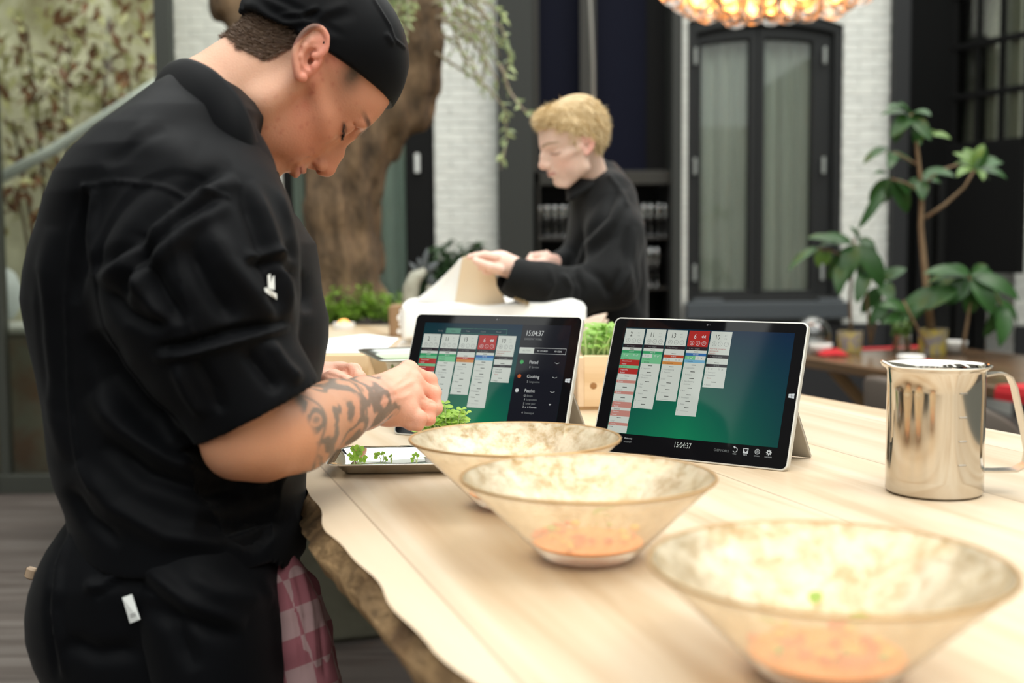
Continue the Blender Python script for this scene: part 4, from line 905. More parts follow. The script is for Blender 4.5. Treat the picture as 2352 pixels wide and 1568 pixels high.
class RightTablet(Tablet):
    scr = (20.5, 275, 29.5, 186)
    def draw(s):
        ink, gr = 'ink', 'grey'; v = 184.4
        s.card(21.5, v, '2', [('g', 0), ('h', ('green', '00:20:47')), ('y', (1, 1)), ('b', ('pgreen', '2  Coquille')), ('b', ('red', '  Gepassioneerd', '  Rosbief')), ('b', ('pgreen', '2  Spruitjes')), ('b', ('red', '  Langoustine', '  Rosbief')), ('s', 1), ('g', 0), ('t', ('2  Langoustine', gr)), ('b', ('salmon', '  Rosbief')), ('s', 4), ('g', 0), ('t', ('2 Coquille', gr)), ('b', ('salmon', '  Rosbief')), ('s', 3), ('g', 0), ('t', ('1 Noordzeetong', gr)), ('b', ('salmon', '  Gepassion', '  Rosbief')), ('t', ('1 Zeeduivel', ink)), ('b', ('salmon', '  Gebakken', '  Rosbief')), ('g', 0), ('s', 1), ('t', ('1 Duif', gr)), ('b', ('salmon', '  Gebakken')), ('t', ('1 Ree', ink))], 30)
        s.card(55.3, v, '11', [('g', 0), ('h', ('green', '00:21:14')), ('y', (0, 1)), ('b', ('pgreen', '2  Coquille', '2  Spruitjes')), ('s', 1), ('g', 0), ('t', ('2  Langoustine', gr)), ('s', 1.5), ('g', 0), ('t', ('1  Noordzeetong', gr)), ('t', ('1  Zeeduivel', gr)), ('s', 1.5), ('g', 0), ('t', ('1  Duif', gr)), ('t', ('1  Ree', gr)), ('s', 1.5), ('g', 0), ('t', ('2  Bietjes', gr)), ('s', 1.5), ('g', 0), ('l', 0), ('s', 1.5), ('g', 0), ('l', 0)], 67.5)
        s.card(88.8, v, '13', [('dots', 0), ('g', 0), ('h', ('rust', '00:18:12')), ('y', (0, 0)), ('b', ('orange', '2   Langoustine')), ('s', 1), ('g', 0), ('t', ('1  Noordzeetong', gr)), ('t', ('1  Zeeduivel', gr)), ('s', 1.5), ('g', 0), ('t', ('2  Duif', gr)), ('s', 1.5), ('g', 0), ('t', ('2  Bietjes', gr)), ('s', 1.5), ('g', 0), ('l', 0), ('s', 1.5), ('g', 0), ('l', 0)], 81)
        s.card(122.2, v, '6', [('g', 0), ('h', ('blue', '00:10:54')), ('y', (1, 0)), ('b', ('sky', '2  Coquille')), ('s', 1), ('g', 0), ('t', ('2  Langoustine', gr)), ('s', 1.5), ('g', 0), ('t', ('2  Kabeljauw', gr)), ('s', 1.5), ('g', 0), ('t', ('1  Noordzeetong', gr)), ('t', ('1  Zeeduivel', gr)), ('s', 1.5), ('g', 0), ('t', ('2  Ree', gr)), ('s', 1.5), ('g', 0), ('t', ('2  Sinaasappel', gr)), ('s', 1), ('g', 0), ('t', ('2  Bietjes', gr)), ('s', 1), ('g', 0), ('l', 0), ('dots', 0)], 61.8, sub='2  Art 7 Gangen', red=True)
        s.card(155.6, v, '10', [('dots', 0), ('g', 0), ('h', ('bar', '00:12:24')), ('y', (0, 0)), ('t', ('2  Lever peer', gr)), ('t', ('2  Sinaasappel', gr)), ('t', ('   dames', 'rink')), ('s', 1.5), ('g', 0), ('t', ('4  Bietjes', gr))], 104, sub='4  Menu 6 Gangen', notes=('Reservering seizoengroen', 'Spelboxgunder', 'Aalenduer'))
        s.tx('15:04:37', 128, 17.2, 7.6, 'card', sq=.70); s.tx('°C', 41, 18.5, 6.5, 'grey', sq=.75); s.tx('Wednesday', 51, 22.3, 2.2, 'white', sq=.85); s.tx('maart.4', 51, 17.2, 3.2, 'grey', sq=.85)
        s.tx('CHEF MOBILE', 187.5, 17.3, 3.2, 'grey', sq=.78)
        u = 217.5; s.ci(u, 21.5, 3.6, 'white', 1.0, a0=-150, a1=110); s.ui.m = UI['white']; s.ui.add([s.p(u-3.4, 25.6, .6), s.p(u-.2, 26.8, .6), s.p(u-.4, 22.9, .6)], [(0, 1, 2)])
        u = 232.5; s.r(u-3.6, 25, 7.2, 7, 'white', 3); s.r(u-2.4, 24, 4.8, 2.6, 'bar', 4); s.ci(u, 21.2, 1.3, 'bar', l=5)
        u = 248.5; s.ci(u, 21.8, 3.6, 'white', .7); s.ci(u, 21.8, 1.9, 'white', .35); s.ci(u, 21.8, .7, 'white')
        u = 264.3; s.ci(u, 22.2, 2.7, 'white', 1.4)
        for k in range(8): a = k*math.pi/4; s.ln((u+2.4*math.cos(a), 22.2+2.4*math.sin(a)), (u+3.8*math.cos(a), 22.2+3.8*math.sin(a)), 1.3, 'white')
        for u, t_ in ((217.5, 'UNDO'), (232.5, 'INBOX'), (248.5, 'SUMMARY'), (264.3, 'FUNCTIONS')): s.tx(t_, u, 15.3, 1.5, 'white', 'CENTER', sq=.8)
LeftTablet((-.1881, 1.7984), -.4635, .3973, 'left tablet on its kickstand with order columns and a dark Plated Cooking Passive panel')
RightTablet((.1098, 1.6283), -.5993, .3806, 'right tablet on its kickstand with order columns on green and a clock below')

# ------------------------------------------------------------------ gilded glass bowls
def bowl_mat():
    m = bpy.data.materials.new('frosted_amber_glass'); m.use_nodes = True; nt = m.node_tree; nt.nodes.clear(); N = nt.nodes.new; L = nt.links.new
    o = N('ShaderNodeOutputMaterial'); t = N('ShaderNodeBsdfTransparent'); t.inputs[0].default_value = (1, .95, .86, 1); tr = N('ShaderNodeBsdfTranslucent'); tr.inputs[0].default_value = (1.0, .68, .38, 1)
    df = N('ShaderNodeBsdfDiffuse'); df.inputs[0].default_value = (.95, .66, .36, 1); gl = N('ShaderNodeBsdfGlossy'); gl.inputs['Roughness'].default_value = .18; f = N('ShaderNodeFresnel'); f.inputs[0].default_value = 1.45
    a = N('ShaderNodeMixShader'); a.inputs[0].default_value = .5; L(tr.outputs[0], a.inputs[1]); L(df.outputs[0], a.inputs[2])
    b = N('ShaderNodeMixShader'); b.inputs[0].default_value = .30; L(t.outputs[0], b.inputs[1]); L(a.outputs[0], b.inputs[2])
    c = N('ShaderNodeMixShader'); L(f.outputs[0], c.inputs[0]); L(b.outputs[0], c.inputs[1]); L(gl.outputs[0], c.inputs[2]); L(c.outputs[0], o.inputs[0]); MATS[m.name] = m; return m
def gild_mat():
    m = bpy.data.materials.new('mottled_gold_leaf'); m.use_nodes = True; nt = m.node_tree; nt.nodes.clear(); N = nt.nodes.new; L = nt.links.new
    o = N('ShaderNodeOutputMaterial'); g = N('ShaderNodeBsdfGlossy'); g.inputs['Roughness'].default_value = .20; d = N('ShaderNodeBsdfDiffuse'); tr = N('ShaderNodeBsdfTranslucent'); tr.inputs[0].default_value = (1, .93, .80, 1)
    tc = N('ShaderNodeTexCoord'); nz = N('ShaderNodeTexNoise'); nz.inputs['Scale'].default_value = 60; nz.inputs['Detail'].default_value = 9; nz.inputs['Roughness'].default_value = .78; L(tc.outputs['Object'], nz.inputs[0])
    rp = N('ShaderNodeValToRGB'); e = rp.color_ramp.elements; e[0].position = .38; e[0].color = (.36, .25, .11, 1); e[1].position = .56; e[1].color = (.82, .74, .56, 1); L(nz.outputs[0], rp.inputs[0]); L(rp.outputs[0], g.inputs[0]); L(rp.outputs[0], d.inputs[0])
    bp = N('ShaderNodeBump'); bp.inputs['Strength'].default_value = .5; bp.inputs['Distance'].default_value = .003; L(nz.outputs[0], bp.inputs['Height']); L(bp.outputs[0], g.inputs['Normal'])
    a = N('ShaderNodeMixShader'); a.inputs[0].default_value = .30; L(g.outputs[0], a.inputs[1]); L(d.outputs[0], a.inputs[2]); b = N('ShaderNodeMixShader'); b.inputs[0].default_value = .30; L(a.outputs[0], b.inputs[1]); L(tr.outputs[0], b.inputs[2]); tp = N('ShaderNodeBsdfTransparent'); tp.inputs[0].default_value = (1, .96, .88, 1); q_ = N('ShaderNodeMixShader'); q_.inputs[0].default_value = .36; L(b.outputs[0], q_.inputs[1]); L(tp.outputs[0], q_.inputs[2]); L(q_.outputs[0], o.inputs[0]); MATS[m.name] = m; return m
M_bo, M_bg = bowl_mat(), gild_mat(); R = random.Random(5)
for i, (x, y, lab) in enumerate(((.0025, 1.2796, 'farthest of the three gilded glass bowls, in front of the left tablet'), (.0692, 1.055, 'middle gilded glass bowl with orange and red food at its base'), (.2075, .7515, 'nearest and largest looking gilded glass bowl, lower right, strongly blurred'))):
    t = thing('gilded_glass_bowl', lab, 'bowl', (x, y, TZ), group='gilded glass bowls')
    z0 = TZ+.0012; out = [(0, .0), (.038, .0), (.044, .002), (.049, .007), (.062, .020), (.082, .040), (.103, .0605), (.1173, .0745)]; inn = [(.1150, .0758), (.100, .0605), (.079, .0405), (.059, .022), (.047, .0115), (.035, .0085), (0, .0085)]
    mb = MB(); mb.lathe(out+[(.1168, .0758)], (x, y, z0), 96); mb.build('outer_glass', M_bo, t, smooth=True)
    mb = MB(); mb.lathe([(.1168, .0758)]+inn, (x, y, z0), 96); mb.build('gilded_lining', M_bg, t, smooth=True)
    mb = MB(); mb.lathe([(.1162, .0742), (.1182, .0742), (.1188, .0756), (.1180, .0768), (.1160, .0766), (.1155, .0754)], (x, y, z0), 96, close=True); mb.build('rim', mat('gilded_rim', (.45, .28, .12), .35, metal=.5), t, smooth=True)
    mb = MB(); mb.lathe([(0, .0172), (.038, .0170), (.0500, .0155), (.0515, .0145), (.045, .0110), (.034, .0095), (0, .0093)], (x, y, z0), 40)
    tag(mb.build('orange_puree', mat('orange_puree', (1.0, .26, .01), .35, bump=.4, bscale=80), smooth=True), 'layer of orange puree in the bottom of the %s bowl' % ('farthest', 'middle', 'nearest')[i], 'food', 'orange puree in the bowls')
    mb = MB(); mb.m = 0
    for k in range(34):
        a = R.uniform(0, 6.28); r = .050*R.random()**.5; mb.m = R.choice([0, 0, 1, 2]); mb.sph((x+r*math.cos(a), y+r*math.sin(a), z0+.019+R.uniform(0, .004)), R.uniform(.003, .0055), 8, 5, (1, 1, .7))
    tag(mb.build('chopped_vegetables', [mat('red_dice', (.75, .06, .02), .4), mat('yellow_dice', (.85, .5, .04), .4), mat('green_dice', (.30, .5, .08), .4)], smooth=True), 'red, yellow and green chopped bits in the %s bowl' % ('farthest', 'middle', 'nearest')[i], 'food', 'chopped vegetables in the bowls', 'stuff')
    mb = MB()
    for k in range(5): a = R.uniform(0, 6.28); mb.leaf((x+.02*math.cos(a)-.01, y+.02*math.sin(a), z0+.029+.003*k), (math.cos(a), math.sin(a), .5), (0, 0, 1), .018, .010, .3, n=4)
    tag(mb.build('herb_sprig', leaf_mat('sprig_leaf_%d' % i, (.30, .48, .08), (.22, .38, .05)), smooth=True), 'small green sprig lying in the %s bowl' % ('farthest', 'middle', 'nearest')[i], 'herb', 'sprigs in the bowls')

# ------------------------------------------------------------------ steel jug
jc = Vector((.492, 1.335, TZ)); jr = .0545; jh = .1485
M_steel = mat('polished_steel', (.66, .62, .56), .10, metal=1.0, noise=.7, nscale=28, c2=(.52, .47, .40), stretch=(1, 1, .25))
jt = thing('steel_measuring_jug', 'straight polished steel measuring jug with a flat strap handle', 'jug', tuple(jc))
mb = MB(); n = 96; prof = [(0, .001), (jr-.003, .001), (jr, .004), (jr, .02), (jr, .05), (jr, .09), (jr, .12), (jr, jh-.006), (jr+.0015, jh-.003), (jr+.0065, jh), (jr+.0070, jh+.0012), (jr+.0050, jh+.0018), (jr-.0005, jh-.002), (jr-.0012, jh-.008), (jr-.0012, .01), (jr-.006, .003), (0, .003)]
mb.lathe(prof, jc, n)
sp = math.radians(188)
for i, v in enumerate(mb.V):
    q = Vector(v)-jc; a = math.atan2(q.y, q.x); rr = math.hypot(q.x, q.y)
    if q.z > jh-.02 and rr > jr-.004:
        d = abs((a-sp+math.pi) % (2*math.pi)-math.pi); k = math.exp(-(d/.16)**2)*(q.z-(jh-.02))/.02
        s_ = 1+.10*k; mb.V[i] = (jc.x+q.x*s_, jc.y+q.y*s_, jc.z+q.z+.0055*k)
mb.build('jug_body', M_steel, jt, smooth=50)
mb = MB(); dx = Vector((math.cos(-.10), math.sin(-.10), 0)); dy = Vector((-dx.y, dx.x, 0))
hp = [(jr-.001, jh-.011), (jr+.012, jh-.0085), (jr+.022, jh-.009), (jr+.028, jh-.013), (jr+.033, jh-.024), (jr+.039, jh-.05), (jr+.046, jh-.08), (jr+.050, jh-.10), (jr+.048, jh-.114), (jr+.036, jh-.121), (jr+.014, jh-.122), (jr-.001, jh-.122)]
V = []
for i, (r, z) in enumerate(hp):
    a = Vector(hp[max(i-1, 0)]); b = Vector(hp[min(i+1, len(hp)-1)]); d = (b-a).normalized(); nx, nz = -d.y*.0011, d.x*.0011
    w_ = .011 if 1 < i < 10 else .010
    for sy, sn in ((-1, -1), (1, -1), (1, 1), (-1, 1)): V.append(jc+dx*(r+nx*sn)+dy*(w_*sy)+Vector((0, 0, z+nz*sn)))
mb.add(V, [(i*4+k, i*4+(k+1) % 4, i*4+4+(k+1) % 4, i*4+4+k) for i in range(len(hp)-1) for k in range(4)]+[(3, 2, 1, 0), (len(V)-4, len(V)-3, len(V)-2, len(V)-1)])
mb.build('handle', mat('brushed_steel', (.66, .62, .56), .25, metal=1.0), jt, smooth=35)
for zz in (.122, .095, .068, .041):
    mb = MB(); a = math.atan2(-1.0, .22); c = jc+Vector((math.cos(a)*jr, math.sin(a)*jr, zz)); mb.rbox(c, (.0095, .0022, .0018), .0006, Matrix.Rotation(a+math.pi/2, 3, 'Z')); mb.build('graduation_mark', mat('embossed_steel', (.45, .43, .40), .3, metal=1.0), jt, smooth=40)
for ax_ in (-.005, .005):
    mb = MB(); mb.sph(jc+dx*(jr-.002)+dy*ax_+Vector((0, 0, jh-.014)), .003, 10, 6); mb.build('rivet', MATS['brushed_steel'], jt, smooth=True)

# ------------------------------------------------------------------ tray with sprouts
tc = Vector((-.150, 1.520, TZ)); TR_ = Matrix.Rotation(.045, 3, 'Z')
tt = thing('sprout_tray', 'small shallow polished steel tray with a few sprouts under the chef\'s hands', 'tray', tuple(tc))
def rrect(w_, d_, r, n=6):
    pts = []
    for cx, cy, a0 in ((w_/2-r, d_/2-r, 0), (-w_/2+r, d_/2-r, 90), (-w_/2+r, -d_/2+r, 180), (w_/2-r, -d_/2+r, 270)):
        for i in range(n+1): a = math.radians(a0+90*i/n); pts.append((cx+r*math.cos(a), cy+r*math.sin(a)))
    return pts
def tray(mb, c, R_, lv):        # lv: (w, d, r, z)
    base = len(mb.V); m = None; V = []
    for w_, d_, r, z in lv: 
        p = rrect(w_, d_, r); m = len(p); V += [Vector(c)+R_ @ Vector((a, b, z)) for a, b in p]
    F = [(i*m+k, i*m+(k+1) % m, (i+1)*m+(k+1) % m, (i+1)*m+k) for i in range(len(lv)-1) for k in range(m)]
    F += [tuple(reversed(range(m))), tuple(range((len(lv)-1)*m, len(lv)*m))]; mb.add(V, F)
mb = MB(); tray(mb, tc, TR_, [(.136, .094, .010, .001), (.142, .100, .012, .003), (.166, .124, .016, .0145), (.182, .142, .018, .0155), (.183, .143, .018, .0168), (.180, .140, .018, .0172), (.163, .121, .016, .0162), (.140, .098, .012, .005), (.134, .092, .010, .0035)])
mb.build('tray_body', mat('mirror_steel', (.86, .86, .85), .05, metal=1.0), tt, smooth=35)
M_spr = leaf_mat('sprout_leaf', (.36, .58, .08), (.26, .46, .05), tr=.45)
def sprout(label, items, Y):
    c = P(items[0][0], 1052, Y); t = thing('herb_sprout', label, 'sprout', (c.x, Y, TZ+.004), group='sprouts on the steel tray'); a = MB(); b = MB()
    for px, py, r, bx_ in items:
        tip = P(px, py, Y); root = Vector((P(bx_, 1052, Y).x, Y, TZ+.006)); a.tube([root, root.lerp(tip, .5)+Vector((.002, 0, .002)), tip], .0007, 5)
        rr = S(r, Y)
        for k in range(3):
            an = math.radians(90+(k-1)*70)+px; d = Vector((math.cos(an), -.3, math.sin(an))); b.leaf(tip-Vector((0, 0, rr*.4)), d, (.3, -1, .3), rr*1.5, rr*1.3, .1, .1, n=5)
    a.build('stem', mat('pale_sprout_stem', (.5, .62, .3), .5), t, smooth=True); b.build('leaf', M_spr, t, smooth=True)
sprout('largest sprout on the steel tray, with a tall round leaf', [(826, 1022, 10, 824), (812, 1028, 6, 822), (824, 1042, 12, 824), (833, 1047, 9, 826), (803, 1046, 8, 815)], 1.50)
sprout('middle sprout on the steel tray with small round leaves', [(868, 1043, 8, 874), (880, 1040, 5, 876), (888, 1050, 5, 878)], 1.49)
sprout('thin upright sprout on the right part of the tray', [(896, 1044, 4, 897), (897, 1052, 3, 897)], 1.495)
sprout('sprout at the right end of the tray by the bowl', [(955, 1044, 7, 956), (950, 1052, 6, 955)], 1.50)
# punnet of cress by the hand
cc = Vector((P(1018, 1000, 1.60).x, 1.60, TZ)); ct = thing('cress_punnet', 'clump of pale green cress between the chef\'s hand and the far bowl', 'cress', tuple(cc))
mb = MB(); tray(mb, cc, Matrix.Identity(3), [(.050, .040, .006, .001), (.056, .046, .008, .022), (.054, .044, .008, .022), (.050, .040, .006, .018)]); mb.build('punnet', mat('white_card', (.75, .75, .72), .6), ct)
a = MB(); b = MB(); R = random.Random(8); M_cress = leaf_mat('cress_leaf', (.42, .62, .10), (.34, .55, .08), tr=.5); sd = MB()
def cress_tip(px, py, Y, r):
    tip = P(px, py, Y); root = cc+Vector((max(-.02, min(.022, (tip.x-cc.x)*.6)), (Y-1.60)*.7, .018)); mid = root.lerp(tip, .55)+Vector((R.uniform(-.004, .004), 0, .003)); a.tube([root, mid, tip], .0007, 4)
    for k in range(2):
        an = R.uniform(-.5, .5)+(0 if k else math.pi); d = Vector((math.cos(an), -.3+R.uniform(-.4, .2), .25)); b.leaf(tip, d, (R.uniform(-.3, .3), -.5, .8), S(r, Y), S(r*.9, Y), .35, .12, n=4)
    if R.random() < .3: sd.sph(mid+Vector((0, -.003, 0)), .0009, 6, 4)
for k in range(150):
    an = R.uniform(0, math.pi); q = R.random()**.5; px = 1018+50*q*math.cos(an); py = 972-42*q*math.sin(an)+R.uniform(-4, 20); cress_tip(px, py, 1.60+R.uniform(-.02, .025), R.uniform(11, 17))
for px, py in ((1060, 938), (1071, 946), (1068, 968), (958, 990), (965, 980), (975, 985), (1000, 925), (1022, 924)): cress_tip(px, py, 1.585, 14)
a.build('stem', mat('pale_sprout_stem', (0, 0, 0)), ct); b.build('leaf', M_cress, ct, smooth=True); sd.build('seed_husk', M_black, ct)

# ------------------------------------------------------------------ crates, container, paper
M_pine = wood_mat('pale_pine', (.80, .60, .38), (.74, .53, .32), (.62, .40, .20), rough=.6, scale=1.4, along='x')
cr = thing('pine_planter_crate', 'small pine crate of green shoots between the two tablets', 'crate', (.25, 2.12, TZ))
x0 = P(1341, 880, 2.06).x; y0 = 2.06; zt = P(1341, 817, 2.06).z; x1 = x0+.26; y1 = y0+.15
mb = MB(); mb.bx(x0, x1, y0, y0+.012, TZ+.006, zt); mb.build('front_board', M_pine, cr, bevel=.0015)
mb = MB(); mb.bx(x0, x1, y1-.012, y1, TZ+.006, zt); mb.build('back_board', M_pine, cr, bevel=.0015)
for xx in (x0-.011, x1-.001): mb = MB(); mb.bx(xx, xx+.012, y0+.001, y1-.001, TZ+.006, zt-.003); mb.build('side_board', mat('rough_pine_end', (.66, .46, .30), .8, noise=1, nscale=30, c2=(.80, .62, .42)), cr, bevel=.001)
mb = MB(); mb.bx(x0-.008, x1, y0+.003, y1-.003, TZ, TZ+.010); mb.build('base_board', mat('dark_pine', (.45, .28, .13), .8), cr)
kp = P(1363, 886, 2.0595); mb = MB(); mb.lathe([(0, .0002), (.0045, .0003), (.0062, 0)], (kp.x, y0-.0002, kp.z), 20, Matrix.Rotation(math.radians(90), 3, 'X')); mb.build('knot', mat('pine_knot', (.32, .15, .05), .6), cr, smooth=True)
mb = MB(); mb.bx(x0+.002, x1-.002, y0+.012, y1-.012, TZ+.01, zt-.012); mb.build('soil', MATS['dark_soil'], cr)
R = random.Random(21); M_sh = leaf_mat('shoot_leaf', (.28, .52, .08), (.40, .62, .16), tr=.45)
st_ = thing('sunflower_shoots', 'bright green shoots growing thickly in the small pine crate', 'shoots', (x0+.1, 2.13, zt-.01), kind='stuff')
a = MB(); b = MB()
for k in range(340):
    x = x0+.006+R.random()*.20; y = y0+.016+R.random()*.11; z = zt-.012; h = R.uniform(.022, .062); q = Vector((x, y, z)); tip = Vector((x+R.gauss(0, .008), y+R.gauss(0, .008), z+h)); a.tube([q, q.lerp(tip, .6)+Vector((R.gauss(0, .003), 0, 0)), tip], .0011, 4)
    for s_ in (-1, 1):
        an = R.uniform(0, 6.28) if s_ == -1 else an+math.pi; b.leaf(tip, (math.cos(an), math.sin(an), .7), (R.uniform(-.4, .4), -.4, 1), R.uniform(.013, .022), .009, .5, .15, n=4)
a.build('stem', mat('shoot_stem', (.55, .70, .30), .5), st_); b.build('leaf', M_sh, st_, smooth=True)
bc = thing('pine_box', 'low pale pine box with a white sheet on it, behind the chef\'s hands', 'box', (-.5, 2.5, TZ))
zb = P(800, 815, 2.26).z; mb = MB(); mb.rbox((-.445, 2.48, (TZ+zb)/2), (.32, .40, zb-TZ), .006); mb.m = 0; mb.build('box_body', M_pine, bc)
mb = MB(); zz = zb+.002
def pap(u, v):
    x = -.60+.34*u; y = 2.29+.37*v; z = zz+.012*math.exp(-((u-.80)/.16)**2-((v-.85)/.3)**2)+.002*math.sin(u*12)*v; return Vector((x, y, z))
mb.grid(pap, 40, 20); tag(mb.build('white_sheet', mat('white_paper', (.93, .93, .93), .7), smooth=True, solid=.0015), 'white paper sheet with a raised corner on the low pine box', 'paper')
# black-rimmed steel container
p0 = T(813, 800, 1.052); p1 = T(915, 850, 1.052); dv = Vector((p1.x-p0.x, p1.y-p0.y, 0)).normalized(); dr = Vector((-dv.y, dv.x, 0)); 
if dr.x < 0: dr = -dr
gc = Vector((p0.x, p0.y, 0))+dv*.135+dr*.165; Rg = Matrix(((dr.x, -dv.x, 0), (dr.y, -dv.y, 0), (0, 0, 1)))
gt = thing('steel_food_container', 'rectangular steel food container with a green reflection behind the left tablet', 'container', (gc.x, gc.y, TZ))
mb = MB(); tray(mb, (gc.x, gc.y, TZ), Rg, [(.24, .18, .02, .001), (.285, .225, .025, .085), (.292, .232, .028, .096), (.322, .262, .02, .0985), (.326, .266, .02, .1005), (.322, .262, .02, .1020), (.296, .236, .028, .101), (.284, .224, .025, .085), (.23, .17, .02, .006)])
mb.build('container_body', mat('dark_steel', (.42, .43, .40), .22, metal=1.0), gt, smooth=35)
mb = MB(); mb.box((gc.x, gc.y, TZ+.088), (.276, .216, .006), Rg); tag(mb.build('green_reflection_slab', mat('reflected_green', (.16, .26, .07), .12, noise=.8, nscale=14, c2=(.28, .40, .14))), 'added green slab for the reflection inside the steel food container', 'food')  # slab added to stand for the green reflected in the steel
# small brown planter block and tealight
pb = P(917, 770, 3.95); mb = MB(); mb.bx(P(893, 740, 3.95).x, P(945, 740, 3.95).x, 3.95, 4.10, TZ+.001, P(917, 702, 3.95).z); mb.m = 0
tag(mb.build('brown_wood_block', wood_mat('brown_wood', (.30, .19, .10), (.25, .15, .08), (.18, .10, .05), rough=.7, along='z'), bevel=.004), 'small brown wooden block left of the linen stack', 'block')
tp = T(790, 756, TZ); tl = thing('tealight', 'white tealight with an orange glow near the tree trunk', 'candle', (tp.x, tp.y, TZ))
mb = MB(); mb.lathe([(0, 0), (.038, 0), (.042, .02), (.040, .024), (.036, .020), (0, .019)], (tp.x, tp.y, TZ+.001), 24); mb.build('holder', M_china, tl, smooth=40)
mb = MB(); mb.lathe([(0, .036), (.012, .033), (.022, .024), (.026, .0195)], (tp.x, tp.y, TZ+.002), 20); mb.build('glow', mat('candle_glow', (1, .5, .15), .6, emit=(1.0, .42, .10), es=1.6), tl, smooth=True)
# ------------------------------------------------------------------ people
def proj_np(V):
    x, y, z = V[:, 0], V[:, 1], V[:, 2]-CAMZ
    d = y*_cp-z*_sp; u = z*_cp+y*_sp; a = FPX*x/d; b = -FPX*u/d
    return 1176+a*_cr-b*_sr, 784+a*_sr+b*_cr
def vnormals(V, Q):
    n = np.cross(V[Q[:, 2]]-V[Q[:, 0]], V[Q[:, 3]]-V[Q[:, 1]]); N = np.zeros_like(V)
    for k in range(4): np.add.at(N, Q[:, k], n)
    return N/np.maximum(np.linalg.norm(N, axis=1), 1e-12)[:, None]
def seg_d(px, py, pts):
    best = np.full(px.shape, 1e9); tt = np.zeros(px.shape); n = len(pts)-1
    for i in range(n):
        ax, ay = pts[i]; bx, by = pts[i+1]; dx, dy = bx-ax, by-ay; L = dx*dx+dy*dy
        t = np.clip(((px-ax)*dx+(py-ay)*dy)/L, 0, 1); d = np.hypot(px-ax-t*dx, py-ay-t*dy); sg = np.sign((px-ax)*dy-(py-ay)*dx)
        m = d < best; best = np.where(m, d, best); tt = np.where(m, (i+t)/n, tt)
        if i == 0: sgn = sg.copy()
        else: sgn = np.where(m, sg, sgn)
    return best, tt, sgn
def folds(V, Q, F, amp=1.0):    # soft cloth folds along traced lines, on the side seen from the front
    N = vnormals(V, Q); px, py = proj_np(V); vd = V-np.array([0, 0, CAMZ], np.float32); vd /= np.linalg.norm(vd, axis=1)[:, None]
    fac = np.clip(-(N*vd).sum(1)*2.0, 0, 1); out = np.zeros(len(V))
    for pts, w_, a, kind in F:
        d, t, s_ = seg_d(px, py, pts); tp = np.clip(np.minimum(t, 1-t)*5, 0, 1)**.7
        if kind == 'r': k = np.exp(-(d/w_)**2)                       # ridge
        elif kind == 'v': k = -np.exp(-(d/w_)**2)                    # valley
        elif kind == 's': k = -np.exp(-(d/w_)**2); tp = 1.0          # seam, constant
        else: sd = d*s_/w_; k = sd*np.exp(-sd*sd)*2.0                # step: lit side + dark side
        out += a*k*tp
    return V+N*(out*fac*.001*amp)[:, None].astype(np.float32)
def ss(a, b, x): t = np.clip((x-a)/(b-a), 0, 1); return t*t*(3-2*t)
def rotm(yaw, p, r):
    cy, sy = math.cos(yaw), math.sin(yaw); cp, sp_ = math.cos(p), math.sin(p); cr_, sr_ = math.cos(r), math.sin(r)
    return np.array([[cy, -sy, 0], [sy, cy, 0], [0, 0, 1]]) @ np.array([[cp, 0, sp_], [0, 1, 0], [-sp_, 0, cp]]) @ np.array([[1, 0, 0], [0, cr_, -sr_], [0, sr_, cr_]])
